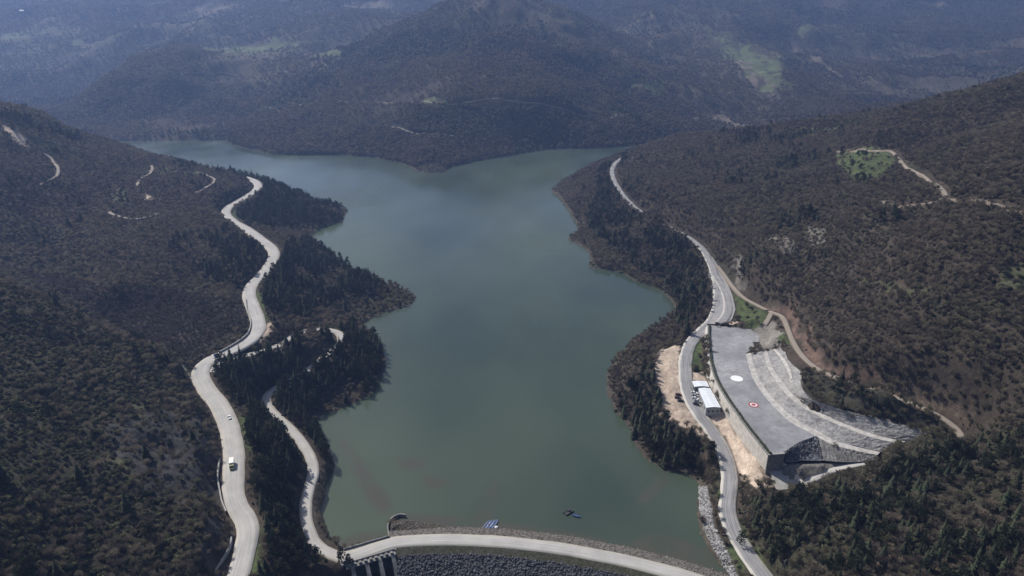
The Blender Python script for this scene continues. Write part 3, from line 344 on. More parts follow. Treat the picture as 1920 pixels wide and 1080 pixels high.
class MB:
    """collects vertices and faces"""
    def __init__(s): s.v = []; s.f = []; s.uv = None
    def quad(s, *p):
        n = len(s.v); s.v += [tuple(q) for q in p]; s.f.append(tuple(range(n, n + len(p)))); return s
    def box(s, c, size, rz=0, taper=1.0):
        cx, cy_, cz = c; a, b, h = size[0] / 2, size[1] / 2, size[2] / 2
        ca, sa = math.cos(rz), math.sin(rz); n = len(s.v)
        for k, (t, z) in enumerate(((1, -h), (taper, h))):
            for u, v in ((-a, -b), (a, -b), (a, b), (-a, b)):
                u *= t; v *= t
                s.v.append((cx + u * ca - v * sa, cy_ + u * sa + v * ca, cz + z))
        for q in ((3, 2, 1, 0), (4, 5, 6, 7), (0, 1, 5, 4), (1, 2, 6, 5), (2, 3, 7, 6), (3, 0, 4, 7)): s.f.append(tuple(n + i for i in q))
        return s
    def prism(s, poly, z0, z1):
        n = len(s.v); k = len(poly)
        s.v += [(p[0], p[1], z0 if np.isscalar(z0) else z0[i]) for i, p in enumerate(poly)] + [(p[0], p[1], z1 if np.isscalar(z1) else z1[i]) for i, p in enumerate(poly)]
        s.f.append(tuple(range(n + k - 1, n - 1, -1))); s.f.append(tuple(range(n + k, n + 2 * k)))
        for i in range(k): j = (i + 1) % k; s.f.append((n + i, n + j, n + k + j, n + k + i))
        return s
    def tube(s, a, b, r0, r1=None, k=6, cap=True):
        r1 = r0 if r1 is None else r1
        a, b = Vector(a), Vector(b); d = (b - a).normalized()
        u = d.orthogonal().normalized(); w_ = d.cross(u); n = len(s.v)
        for p, r in ((a, r0), (b, r1)):
            for i in range(k):
                t = 2 * math.pi * i / k; q = p + u * (r * math.cos(t)) + w_ * (r * math.sin(t)); s.v.append(tuple(q))
        for i in range(k): j = (i + 1) % k; s.f.append((n + i, n + j, n + k + j, n + k + i))
        if cap: s.f.append(tuple(range(n + k - 1, n - 1, -1))); s.f.append(tuple(range(n + k, n + 2 * k)))
        return s
    def loft(s, rows):
        n = len(s.v); k = len(rows[0])
        for r in rows: s.v += [tuple(p) for p in r]
        for i in range(len(rows) - 1):
            for j in range(k - 1):
                a = n + i * k + j; s.f.append((a, a + 1, a + k + 1, a + k))
        return s
    def mesh(s, name, mat, smooth_=False):
        me = bpy.data.meshes.new(name); me.from_pydata([tuple(map(float, p)) for p in s.v], [], s.f)
        me.materials.append(mat)
        if smooth_: me.polygons.foreach_set('use_smooth', [True] * len(me.polygons))
        me.update(); return me
    def obj(s, name, mat, parent=None, smooth_=False):
        return link(bpy.data.objects.new(name, s.mesh(name, mat, smooth_)), parent)
def bevel(o, wdt=0.05, seg=1):
    m = o.modifiers.new("bevel", 'BEVEL'); m.width = wdt; m.segments = seg; m.limit_method = 'ANGLE'; return o

# ---------------------------------------------------------------- materials
def mat(name, col, rough=0.8, spec=0.3, noise=None, metallic=0.0, bump=None, rand=0.0, coords='Object', backface=False):
    """noise: list of (scale, amount 0..1, other colour or None); rand: per-object lightness change"""
    m = bpy.data.materials.new(name); m.use_nodes = True; t = m.node_tree; N = t.nodes; L = t.links
    p = N['Principled BSDF']; p.inputs['Roughness'].default_value = rough; p.inputs['Metallic'].default_value = metallic
    p.inputs['Specular IOR Level'].default_value = spec
    rgb = N.new('ShaderNodeRGB'); rgb.outputs[0].default_value = (*col, 1); out = rgb.outputs[0]
    tc = N.new('ShaderNodeTexCoord')
    src = tc.outputs['Object'] if coords == 'Object' else N.new('ShaderNodeNewGeometry').outputs['Position']
    for sc_, amt, other in (noise or []):
        n = N.new('ShaderNodeTexNoise'); n.inputs['Scale'].default_value = sc_; n.inputs['Detail'].default_value = 5; n.inputs['Roughness'].default_value = 0.6
        L.new(src, n.inputs['Vector'])
        r = N.new('ShaderNodeMapRange'); r.inputs['From Min'].default_value = 0.35; r.inputs['From Max'].default_value = 0.68
        L.new(n.outputs['Fac'], r.inputs['Value'])
        mx = N.new('ShaderNodeMix'); mx.data_type = 'RGBA'
        if other is None:
            r.inputs['To Min'].default_value = 1 - amt; r.inputs['To Max'].default_value = 1 + amt
            mx.blend_type = 'MULTIPLY'; mx.inputs[0].default_value = 1.0
            L.new(out, mx.inputs[6]); L.new(r.outputs[0], mx.inputs[7])
        else:
            r.inputs['To Max'].default_value = amt
            L.new(r.outputs[0], mx.inputs[0]); L.new(out, mx.inputs[6]); mx.inputs[7].default_value = (*other, 1)
        out = mx.outputs[2]
    if rand:
        oi = N.new('ShaderNodeObjectInfo'); r = N.new('ShaderNodeMapRange'); r.inputs['To Min'].default_value = 1 - rand; r.inputs['To Max'].default_value = 1 + rand
        L.new(oi.outputs['Random'], r.inputs['Value'])
        mx = N.new('ShaderNodeMix'); mx.data_type = 'RGBA'; mx.blend_type = 'MULTIPLY'; mx.inputs[0].default_value = 1
        L.new(out, mx.inputs[6]); L.new(r.outputs[0], mx.inputs[7]); out = mx.outputs[2]
    L.new(out, p.inputs['Base Color'])
    if bump:
        n = N.new('ShaderNodeTexNoise'); n.inputs['Scale'].default_value = bump[0]; n.inputs['Detail'].default_value = 6; L.new(src, n.inputs['Vector'])
        b = N.new('ShaderNodeBump'); b.inputs['Distance'].default_value = bump[1]; b.inputs['Strength'].default_value = 0.8
        L.new(n.outputs['Fac'], b.inputs['Height']); L.new(b.outputs[0], p.inputs['Normal'])
    return m

M = {}
M['concrete'] = mat('concrete', (0.36, 0.35, 0.33), 0.9, 0.2, [(0.25, 0.18, None), (2.5, 0.12, None), (0.08, 0.5, (0.24, 0.235, 0.22))], coords='World')
M['old_concrete'] = mat('old_concrete', (0.2, 0.2, 0.19), 0.9, 0.2, [(0.4, 0.3, None), (3, 0.15, None)], coords='World')
M['wall_panel'] = mat('wall_panel', (0.52, 0.49, 0.44), 0.9, 0.2, [(0.3, 0.15, None), (1.8, 0.16, None)], coords='World')
M['shotcrete'] = mat('shotcrete', (0.27, 0.265, 0.265), 0.95, 0.1, [(0.12, 0.25, None), (0.5, 0.35, None), (2.2, 0.2, None), (0.06, 0.5, (0.32, 0.305, 0.28))], bump=(0.9, 0.9), coords='World')
M['bench'] = mat('bench', (0.42, 0.405, 0.38), 0.95, 0.1, [(0.3, 0.25, None), (1.5, 0.15, None)], coords='World')
M['gravel_pad'] = mat('gravel_pad', (0.29, 0.29, 0.295), 0.95, 0.1, [(0.05, 0.28, None), (0.35, 0.2, None), (2.0, 0.15, None), (0.03, 0.75, (0.2, 0.205, 0.22))], bump=(2.0, 0.15), coords='World')
M['dark_gravel'] = mat('dark_gravel', (0.14, 0.145, 0.165), 0.95, 0.1, [(0.5, 0.4, None), (0.9, 0.6, (0.2, 0.2, 0.22))], bump=(0.8, 1.0), coords='World')
M['rock_dark'] = mat('rock_dark', (0.085, 0.085, 0.092), 0.9, 0.2, [(1.2, 0.3, None)], rand=0.55)
M['rock_mid'] = mat('rock_mid', (0.15, 0.135, 0.12), 0.9, 0.2, [(1.2, 0.3, None)], rand=0.5)
M['rock_light'] = mat('rock_light', (0.27, 0.265, 0.26), 0.9, 0.2, [(1.2, 0.25, None)], rand=0.4)
M['white_paint'] = mat('white_paint', (0.78, 0.79, 0.8), 0.6, 0.3, [(0.3, 0.06, None)])
M['red_paint'] = mat('red_paint', (0.36, 0.075, 0.075), 0.7, 0.2, [(0.6, 0.4, None), (0.5, 0.5, (0.3, 0.16, 0.16))])
M['roof_sheet'] = mat('roof_sheet', (0.72, 0.75, 0.78), 0.45, 0.4, [(0.2, 0.06, None), (1.2, 0.05, None)], coords='World')
M['wall_sheet'] = mat('wall_sheet', (0.32, 0.325, 0.33), 0.6, 0.3, [(0.5, 0.12, None)])
M['glass'] = mat('glass', (0.02, 0.025, 0.03), 0.08, 0.6)
M['rubber'] = mat('rubber', (0.02, 0.02, 0.02), 0.9, 0.2)
M['steel'] = mat('steel', (0.3, 0.31, 0.32), 0.45, 0.5, metallic=0.6)
M['dark_steel'] = mat('dark_steel', (0.04, 0.045, 0.05), 0.6, 0.4)
M['blue'] = mat('blue', (0.03, 0.07, 0.2), 0.5, 0.4, [(1.0, 0.3, None)])
M['sign_blue'] = mat('sign_blue', (0.03, 0.07, 0.4), 0.4, 0.4)
M['wood'] = mat('wood', (0.14, 0.1, 0.07), 0.9, 0.2, [(3, 0.3, None)])
M['drift'] = mat('drift', (0.17, 0.125, 0.1), 0.9, 0.1, [(0.5, 0.4, None)], coords='World')
M['tile_roof'] = mat('tile_roof', (0.3, 0.13, 0.08), 0.8, 0.2, [(0.6, 0.2, None)])
M['bark'] = mat('bark', (0.10, 0.085, 0.07), 0.95, 0.1, [(2, 0.3, None)], rand=0.2)
M['needles'] = mat('needles', (0.042, 0.053, 0.032), 0.85, 0.15, [(0.45, 0.35, None), (0.012, 0.5, (0.052, 0.055, 0.03))], rand=0.45, coords='World')
M['twigs'] = mat('twigs', (0.178, 0.141, 0.112), 0.95, 0.05, [(0.25, 0.25, None), (0.009, 0.85, (0.138, 0.133, 0.082)), (0.02, 0.5, (0.18, 0.158, 0.125))], rand=0.4, coords='World')
M['dark_twigs'] = mat('dark_twigs', (0.09, 0.073, 0.066), 0.95, 0.05, [(0.25, 0.25, None), (0.02, 0.5, (0.1, 0.085, 0.075))], rand=0.35, coords='World')  # darker twig copy: painted shade in the valley, random tone elsewhere
M['sunlit_leaves'] = mat('sunlit_leaves', (0.118, 0.112, 0.064), 0.9, 0.1, [(0.5, 0.35, None), (0.02, 0.6, (0.088, 0.09, 0.05))], rand=0.45, coords='World')  # leaf copy lightened in colour so the near spur looks sunlit
M['leaves'] = mat('leaves', (0.1, 0.098, 0.056), 0.9, 0.1, [(0.5, 0.35, None), (0.015, 0.6, (0.062, 0.07, 0.038))], rand=0.5, coords='World')
def translucent(m, f):
    t = m.node_tree; N, L = t.nodes, t.links; p = N['Principled BSDF']; o = N['Material Output']; tr = N.new('ShaderNodeBsdfTranslucent'); mx = N.new('ShaderNodeMixShader'); mx.inputs[0].default_value = f
    L.new(p.inputs['Base Color'].links[0].from_socket, tr.inputs['Color']); L.new(p.outputs[0], mx.inputs[1]); L.new(tr.outputs[0], mx.inputs[2]); L.new(mx.outputs[0], o.inputs['Surface'])
for k_, f_ in (('twigs', .35), ('dark_twigs', .35), ('leaves', .4), ('sunlit_leaves', .4), ('needles', .25)): translucent(M[k_], f_)
def paint(name, c): M[name] = mat(name, c, 0.3, 0.5); return M[name]
paint('car_white', (0.75, 0.75, 0.74)); paint('car_black', (0.02, 0.02, 0.022)); paint('car_maroon', (0.09, 0.03, 0.03)); paint('car_silver', (0.4, 0.41, 0.42)); paint('car_brown', (0.1, 0.065, 0.05))
paint('truck_box', (0.8, 0.79, 0.72)); paint('truck_cab', (0.45, 0.42, 0.2))

def ground_material():
    m = bpy.data.materials.new('hillside'); m.use_nodes = True; t = m.node_tree; N = t.nodes; L = t.links
    p = N['Principled BSDF']; p.inputs['Roughness'].default_value = 0.95; p.inputs['Specular IOR Level'].default_value = 0.1
    a = N.new('ShaderNodeAttribute'); a.attribute_name = 'cover'
    g = N.new('ShaderNodeNewGeometry'); out = a.outputs['Color']
    for sc_, amt in ((0.011, 0.22), (0.05, 0.25), (0.22, 0.28), (0.9, 0.25)):
        n = N.new('ShaderNodeTexNoise'); n.inputs['Scale'].default_value = sc_; n.inputs['Detail'].default_value = 4; n.inputs['Roughness'].default_value = 0.65
        L.new(g.outputs['Position'], n.inputs['Vector'])
        r = N.new('ShaderNodeMapRange'); r.inputs['From Min'].default_value = 0.3; r.inputs['From Max'].default_value = 0.7; r.inputs['To Min'].default_value = 1 - amt; r.inputs['To Max'].default_value = 1 + amt
        L.new(n.outputs['Fac'], r.inputs['Value'])
        mx = N.new('ShaderNodeMix'); mx.data_type = 'RGBA'; mx.blend_type = 'MULTIPLY'; mx.inputs[0].default_value = 1
        L.new(out, mx.inputs[6]); L.new(r.outputs[0], mx.inputs[7]); out = mx.outputs[2]
    L.new(out, p.inputs['Base Color'])
    n = N.new('ShaderNodeTexNoise'); n.inputs['Scale'].default_value = 0.35; n.inputs['Detail'].default_value = 7; L.new(g.outputs['Position'], n.inputs['Vector'])
    b = N.new('ShaderNodeBump'); b.inputs['Distance'].default_value = 1.2; b.inputs['Strength'].default_value = 0.7
    L.new(n.outputs['Fac'], b.inputs['Height']); L.new(b.outputs[0], p.inputs['Normal'])
    return m

def water_material():
    m = bpy.data.materials.new('lake_water'); m.use_nodes = True; t = m.node_tree; N = t.nodes; L = t.links
    p = N['Principled BSDF']; p.inputs['Roughness'].default_value = 0.12; p.inputs['IOR'].default_value = 1.33; p.inputs['Specular IOR Level'].default_value = 0.5
    g = N.new('ShaderNodeNewGeometry')
    mp = N.new('ShaderNodeMapping'); mp.inputs['Scale'].default_value = (1, 0.55, 1); mp.inputs['Rotation'].default_value = (0, 0, 0.5); L.new(g.outputs['Position'], mp.inputs['Vector'])
    def nz(scale, det, rough=0.5):
        n = N.new('ShaderNodeTexNoise'); n.inputs['Scale'].default_value = scale; n.inputs['Detail'].default_value = det; n.inputs['Roughness'].default_value = rough; L.new(mp.outputs[0], n.inputs['Vector']); return n
    n1 = nz(0.006, 3); n2 = nz(0.055, 5, 0.65)
    r1 = N.new('ShaderNodeValToRGB'); e = r1.color_ramp.elements
    e[0].position = 0.34; e[0].color = (0.032, 0.048, 0.037, 1); e[1].position = 0.68; e[1].color = (0.070, 0.092, 0.062, 1)
    L.new(n1.outputs['Fac'], r1.inputs['Fac'])
    # silt stirred up along the dam
    at = N.new('ShaderNodeAttribute'); at.attribute_name = 'silt'
    ml = N.new('ShaderNodeMath'); ml.operation = 'MULTIPLY'; L.new(at.outputs['Fac'], ml.inputs[0])
    rr = N.new('ShaderNodeMapRange'); rr.inputs['From Min'].default_value = 0.3; rr.inputs['From Max'].default_value = 0.56; L.new(n2.outputs['Fac'], rr.inputs['Value']); L.new(rr.outputs[0], ml.inputs[1])
    mx = N.new('ShaderNodeMix'); mx.data_type = 'RGBA'; L.new(ml.outputs[0], mx.inputs[0]); L.new(r1.outputs[0], mx.inputs[6]); mx.inputs[7].default_value = (0.066, 0.066, 0.05, 1)
    L.new(mx.outputs[2], p.inputs['Base Color'])
    # roughness patches where the breeze touches
    r3 = N.new('ShaderNodeMapRange'); r3.inputs['From Min'].default_value = 0.35; r3.inputs['From Max'].default_value = 0.65; r3.inputs['To Min'].default_value = 0.06; r3.inputs['To Max'].default_value = 0.28
    L.new(nz(0.009, 2).outputs['Fac'], r3.inputs['Value']); L.new(r3.outputs[0], p.inputs['Roughness'])
    nb = nz(0.9, 3); b = N.new('ShaderNodeBump'); b.inputs['Distance'].default_value = 0.12; b.inputs['Strength'].default_value = 0.5
    L.new(nb.outputs['Fac'], b.inputs['Height']); L.new(b.outputs[0], p.inputs['Normal'])
    return m

def road_material(name, base, edge, track, half):
    """u runs across in metres from the middle line, v along"""
    m = bpy.data.materials.new(name); m.use_nodes = True; t = m.node_tree; N = t.nodes; L = t.links
    p = N['Principled BSDF']; p.inputs['Roughness'].default_value = 0.9; p.inputs['Specular IOR Level'].default_value = 0.2
    uv = N.new('ShaderNodeUVMap'); uv.uv_map = 'UVMap'; sp = N.new('ShaderNodeSeparateXYZ'); L.new(uv.outputs[0], sp.inputs[0])
    st = N.new('ShaderNodeMapping'); st.inputs['Scale'].default_value = (1.3, 0.03, 1); L.new(uv.outputs[0], st.inputs['Vector'])
    n = N.new('ShaderNodeTexNoise'); n.inputs['Scale'].default_value = 1.0; n.inputs['Detail'].default_value = 4; L.new(st.outputs[0], n.inputs['Vector'])
    g = N.new('ShaderNodeNewGeometry'); n2 = N.new('ShaderNodeTexNoise'); n2.inputs['Scale'].default_value = 0.12; n2.inputs['Detail'].default_value = 6; L.new(g.outputs['Position'], n2.inputs['Vector'])
    ab = N.new('ShaderNodeMath'); ab.operation = 'ABSOLUTE'; L.new(sp.outputs['X'], ab.inputs[0])
    # ragged shoulder
    ad = N.new('ShaderNodeMath'); ad.operation = 'MULTIPLY_ADD'; ad.inputs[1].default_value = 1.6; L.new(n2.outputs['Fac'], ad.inputs[0]); L.new(ab.outputs[0], ad.inputs[2])
    rs = N.new('ShaderNodeMapRange'); rs.inputs['From Min'].default_value = half * 0.66 + 0.8; rs.inputs['From Max'].default_value = half * 0.66 + 1.4; L.new(ad.outputs[0], rs.inputs['Value'])
    m1 = N.new('ShaderNodeMix'); m1.data_type = 'RGBA'; m1.inputs[6].default_value = (*base, 1); m1.inputs[7].default_value = (*track, 1)
    rt = N.new('ShaderNodeMapRange'); rt.inputs['From Min'].default_value = 0.42; rt.inputs['From Max'].default_value = 0.62; L.new(n.outputs['Fac'], rt.inputs['Value']); L.new(rt.outputs[0], m1.inputs[0])
    m2 = N.new('ShaderNodeMix'); m2.data_type = 'RGBA'; L.new(rs.outputs[0], m2.inputs[0]); L.new(m1.outputs[2], m2.inputs[6]); m2.inputs[7].default_value = (*edge, 1)
    r2 = N.new('ShaderNodeMapRange'); r2.inputs['From Min'].default_value = 0.3; r2.inputs['From Max'].default_value = 0.7; r2.inputs['To Min'].default_value = 0.88; r2.inputs['To Max'].default_value = 1.1; L.new(n2.outputs['Fac'], r2.inputs['Value'])
    m3 = N.new('ShaderNodeMix'); m3.data_type = 'RGBA'; m3.blend_type = 'MULTIPLY'; m3.inputs[0].default_value = 1; L.new(m2.outputs[2], m3.inputs[6]); L.new(r2.outputs[0], m3.inputs[7])
    L.new(m3.outputs[2], p.inputs['Base Color'])
    return m

# ---------------------------------------------------------------- ground
GXX, GYY = np.meshgrid(GX, GY)
gx, gy, gzv = GXX.ravel(), GYY.ravel(), H.ravel()
LITTER = np.array((0.048, 0.039, 0.031))
CCOL = dict(sand=(0.40, 0.325, 0.26), grass=(0.06, 0.076, 0.034), verge=(0.066, 0.068, 0.04), redsoil=(0.115, 0.08, 0.064), scrub=(0.09, 0.07, 0.054), darkslope=(0.045, 0.043, 0.033),
            grey=(0.15, 0.14, 0.125), pale=(0.13, 0.12, 0.105), lit_slope=(0.072, 0.064, 0.047), rock=(0.046, 0.044, 0.043), valley=(0.036, 0.031, 0.03), olive=(0.037, 0.036, 0.024), farmeadow=(0.095, 0.115, 0.055), faredge=(0.15, 0.125, 0.1))
jx = gx + (5 + 12 * smooth(1200, 2000, gy)) * fbm(gx, gy, 22, 3, 71) * np.clip(gy / 400, 0.5, 6); jy = gy + (5 + 12 * smooth(1200, 2000, gy)) * fbm(gx, gy, 22, 3, 83) * np.clip(gy / 400, 0.5, 6)
cov = np.tile(LITTER, (gx.size, 1))
pn = fbm(gx, gy, 130, 4, 91)[:, None]; pn2 = fbm(gx, gy, 420, 3, 97)[:, None]
cov = cov * (1 + 0.3 * pn) * (1 + 0.3 * pn2)
olive_mix = np.clip(fbm(gx, gy, 210, 4, 55) * 1.6, 0, 0.8)[:, None]
farmix = (np.clip(fbm(gx, gy, 300, 5, 59) * 2.2 - .1, 0, .8) * smooth(1250, 1700, gy))[:, None]
cov = cov * (1 - farmix) + np.array((0.075, 0.068, 0.048)) * farmix
cov = cov * (1 - olive_mix) + np.array((0.041, 0.042, 0.026)) * olive_mix
NOVEG = np.zeros(gx.size, bool); cover_mask = {}
order = ['olive', 'valley', 'rock', 'pale', 'verge', 'scrub', 'darkslope', 'redsoil', 'grey', 'grass', 'lit_slope', 'farmeadow', 'faredge', 'sand']
for k in order:
    msk = np.zeros(gx.size, bool)
    for P in COVER[k]:
        A = np.array(P); sel = (gx > A[:, 0].min() - 40) & (gx < A[:, 0].max() + 40) & (gy > A[:, 1].min() - 40) & (gy < A[:, 1].max() + 40)
        q = np.zeros(gx.size, bool); sharp = k in ('sand',)
        q[sel] = inside(gx[sel] if sharp else jx[sel], gy[sel] if sharp else jy[sel], P); msk |= q
    c = np.array(CCOL[k]); var = (1 + 0.22 * fbm(gx, gy, 18, 3, 13 + len(k)))[:, None]
    amt = 0.75 if k == 'olive' else 1.0
    cov = np.where(msk[:, None], cov * (1 - amt) + c * var * amt, cov)
# paler soil at the water's edge and beside the roads
dl, _, _ = seg_dist(gx, gy, LAKE, True)
shore = (1 - smooth(2.0, 7.0, dl + 2.5 * fbm(gx, gy, 14, 2, 8))) * (~inside(gx, gy, LAKE)) * (gy < 1700)
cov = cov * (1 - shore[:, None] * 0.6) + np.array((0.085, 0.076, 0.06)) * shore[:, None] * 0.6
me = bpy.data.meshes.new('ground')
ny, nx = H.shape
idx = np.arange(nx * ny).reshape(ny, nx)
quads = np.stack([idx[:-1, :-1], idx[:-1, 1:], idx[1:, 1:], idx[1:, :-1]], -1).reshape(-1, 4)
me.vertices.add(nx * ny); me.vertices.foreach_set('co', np.stack([gx, gy, gzv], 1).ravel().astype(np.float32))
me.loops.add(quads.size); me.loops.foreach_set('vertex_index', quads.ravel().astype(np.int32))
me.polygons.add(len(quads)); me.polygons.foreach_set('loop_start', np.arange(0, quads.size, 4, dtype=np.int32))
me.polygons.foreach_set('use_smooth', np.ones(len(quads), bool))
me.update(calc_edges=True)
at = me.attributes.new('cover', 'FLOAT_COLOR', 'POINT'); at.data.foreach_set('color', np.hstack([cov, np.ones((gx.size, 1))]).ravel().astype(np.float32))
me.materials.append(ground_material())
ground = link(bpy.data.objects.new('ground', me)); tag(ground, kind='structure')

# ---------------------------------------------------------------- water
wb = MB(); xs = np.concatenate([np.linspace(-1300, -160, 40), np.arange(-156, 180, 3.0), np.linspace(184, 800, 30)]); ys = np.concatenate([np.arange(235, 420, 3.0), np.linspace(420, 1750, 60)])
wv = np.array([(x, y, 0.0) for y in ys for x in xs])
# the sheet stops behind the dam, everywhere else the banks hold it
crest_pts = catmull([r for r in ROADS if r['name'] == 'crest'][0]['pts'], 4.0)
edge_y = np.interp(xs, crest_pts[:, 0], crest_pts[:, 1], left=272, right=252) + 2.0
rows = []
for i, y in enumerate(ys): rows.append([(x, max(y, edge_y[j]), 0.0) for j, x in enumerate(xs)])
keep = MB().loft(rows)
wm = keep.mesh('water', water_material())
co = np.empty(len(wm.vertices) * 3); wm.vertices.foreach_get('co', co); co = co.reshape(-1, 3)
silt = np.zeros(len(co))
for P in DEBRIS:
    d_, _, _ = seg_dist(co[:, 0], co[:, 1], P, True); silt = np.maximum(silt, np.where(inside(co[:, 0], co[:, 1], P), 1.0, 1 - smooth(0, 5, d_)))
wm.attributes.new('silt', 'FLOAT', 'POINT').data.foreach_set('value', silt.astype(np.float32))
water = link(bpy.data.objects.new('water', wm)); tag(water, kind='structure')

# ---------------------------------------------------------------- haze
hz = MB().box((0, 2700, 430), (9200, 8200, 1120)).obj('haze', bpy.data.materials.new('haze')); tag(hz, kind='stuff')
hm = hz.data.materials[0]; hm.use_nodes = True; t = hm.node_tree; t.nodes.clear()
vo = t.nodes.new('ShaderNodeVolumePrincipled'); oo = t.nodes.new('ShaderNodeOutputMaterial'); t.links.new(vo.outputs[0], oo.inputs['Volume'])
vo.inputs['Color'].default_value = (0.33, 0.51, 1.0, 1); vo.inputs['Density'].default_value = HAZE = 0.00014; vo.inputs['Anisotropy'].default_value = 0.3

# ---------------------------------------------------------------- roads
def ribbon(name, P, width, mt, lift=0.06, crown=0.12, skirt=1.2, wobble=0.0, parent=None):
    P = np.asarray(P, float); n = len(P)
    T_ = np.gradient(P[:, :2], axis=0); T_ /= np.maximum(np.linalg.norm(T_, axis=1, keepdims=True), 1e-6)
    Nn = np.stack([-T_[:, 1], T_[:, 0]], 1); s_ = np.concatenate([[0], np.cumsum(np.linalg.norm(np.diff(P[:, :2], axis=0), axis=1))])
    hw = np.asarray(width) / 2; hn = float(np.mean(hw))
    wl = hw + wobble * fbm(s_ + 11.0, s_ * 0 + hn, 9.0, 3, 5); wr = hw + wobble * fbm(s_ + 911.0, s_ * 0 + hn, 9.0, 3, 6)
    offs = [(-1, -0.25, -skirt), (-1, 0, 0), (-0.5, 0, crown * .75), (0, 0, crown), (0.5, 0, crown * .75), (1, 0, 0), (1, 0.25, -skirt)]
    rows = []; uvs = []
    for i in range(n):
        r = []; u = []
        for f, ex, dz in offs:
            o = f * (wl[i] if f > 0 else wr[i]) + ex
            r.append((P[i, 0] + Nn[i, 0] * o, P[i, 1] + Nn[i, 1] * o, P[i, 2] + lift + dz)); u.append((o, s_[i]))
        rows.append(r); uvs.append(u)
    m = MB().loft([list(q) for q in rows]); me = m.mesh(name, mt, True)
    uvf = [q for u in uvs for q in u]; ul = me.uv_layers.new(name='UVMap')
    vi = np.empty(len(me.loops), np.int32); me.loops.foreach_get('vertex_index', vi)
    ul.data.foreach_set('uv', np.array(uvf, np.float32)[vi].ravel())
    return link(bpy.data.objects.new(name, me), parent)
RD = {r['name']: catmull(r['pts'], 3.0) for r in ROADS}; RW = {r['name']: r['w'] for r in ROADS}
m_main = road_material('pale_road', (0.42, 0.405, 0.38), (0.43, 0.405, 0.36), (0.345, 0.34, 0.33), 6.2)
m_slip = road_material('slip_road_surface', (0.42, 0.405, 0.38), (0.36, 0.33, 0.28), (0.37, 0.36, 0.34), 3.4)
m_right = road_material('bank_road_surface', (0.3, 0.295, 0.295), (0.46, 0.44, 0.4), (0.2, 0.2, 0.205), 4.7)
m_crest = road_material('crest_road_surface', (0.42, 0.41, 0.385), (0.36, 0.345, 0.3), (0.34, 0.33, 0.315), 4.3)
m_dirt = road_material('dirt_track_surface', (0.29, 0.255, 0.215), (0.17, 0.14, 0.11), (0.24, 0.21, 0.175), 2.0)
for nm, obn, mt, wob in (('main', 'main_road', m_main, 0.35), ('slip', 'slip_road', m_slip, 0.5), ('right', 'bank_road', m_right, 0.7), ('crest', 'crest_road', m_crest, 0.25), ('spur', 'side_road', m_right, 0.3), ('track', 'hillside_track', m_dirt, 0.35), ('branch', 'branch_track', m_dirt, 0.5)):
    lift = {'spur': 0.055, 'slip': 0.07, 'crest': 0.075}.get(nm, 0.06)
    tag(ribbon(obn, RD[nm], (np.interp(RD[nm][:, 1], [215, 265, 310], [9.6, 10.2, 11.6]) if nm == 'main' else np.interp(RD[nm][:, 1], [560, 720], [RW[nm], 7.0]) if nm == 'right' else RW[nm]), mt, lift=lift, wobble=wob), kind='structure')
FCm = mat('forecourt', (0.27, 0.265, 0.27), 0.9, 0.2, [(0.06, 0.3, (0.36, 0.34, 0.31)), (0.4, 0.12, None)], coords='World')
_bm = bmesh.new(); _f = _bm.faces.new([_bm.verts.new((p[0], p[1], p[2] - 0.02)) for p in FORECOURT]); bmesh.ops.triangulate(_bm, faces=[_f])
_me = bpy.data.meshes.new('forecourt'); _bm.to_mesh(_me); _bm.free(); _me.materials.append(FCm); tag(link(bpy.data.objects.new('forecourt', _me)), kind='structure')
TR = []
for tr in TRACKS:
    far_ = max(p[1] for p in tr) > 1200
    p = catmull([(a, b, 0) for a, b in tr], 4.0 if not far_ else 10.0); p[:, 2] = GZ(p[:, 0], p[:, 1]) + 0.5
    TR.append(p)
    tag(ribbon('forest_track', p, 5.5 if far_ else 3.6, m_dirt, lift=0.3, skirt=2.5, wobble=0.8), kind='structure')
# ---------------------------------------------------------------- "stuff": many small pieces on points, in one object
def scatter_group(sources):
    g = bpy.data.node_groups.new('scatter', 'GeometryNodeTree')
    g.interface.new_socket(name='Geometry', in_out='INPUT', socket_type='NodeSocketGeometry'); g.interface.new_socket(name='Geometry', in_out='OUTPUT', socket_type='NodeSocketGeometry')
    N, L = g.nodes, g.links
    gi, go = N.new('NodeGroupInput'), N.new('NodeGroupOutput'); ip = N.new('GeometryNodeInstanceOnPoints')
    jn = N.new('GeometryNodeJoinGeometry')
    for o in reversed(sources):
        oi = N.new('GeometryNodeObjectInfo'); oi.inputs['Object'].default_value = o; oi.transform_space = 'ORIGINAL'
        ti = N.new('GeometryNodeGeometryToInstance'); L.new(oi.outputs['Geometry'], ti.inputs[0]); L.new(ti.outputs[0], jn.inputs[0])
    def attr(nm, tp):
        a = N.new('GeometryNodeInputNamedAttribute'); a.data_type = tp; a.inputs['Name'].default_value = nm
        return [s for s in a.outputs if s.enabled and s.name == 'Attribute'][0]
    m2p = N.new('GeometryNodeMeshToPoints'); L.new(gi.outputs[0], m2p.inputs[0])
    L.new(m2p.outputs[0], ip.inputs['Points']); L.new(jn.outputs[0], ip.inputs['Instance'])
    ip.inputs['Pick Instance'].default_value = True
    L.new(attr('which', 'INT'), ip.inputs['Instance Index']); L.new(attr('turn', 'FLOAT_VECTOR'), ip.inputs['Rotation']); L.new(attr('size', 'FLOAT_VECTOR'), ip.inputs['Scale'])
    L.new(ip.outputs[0], go.inputs[0]); return g
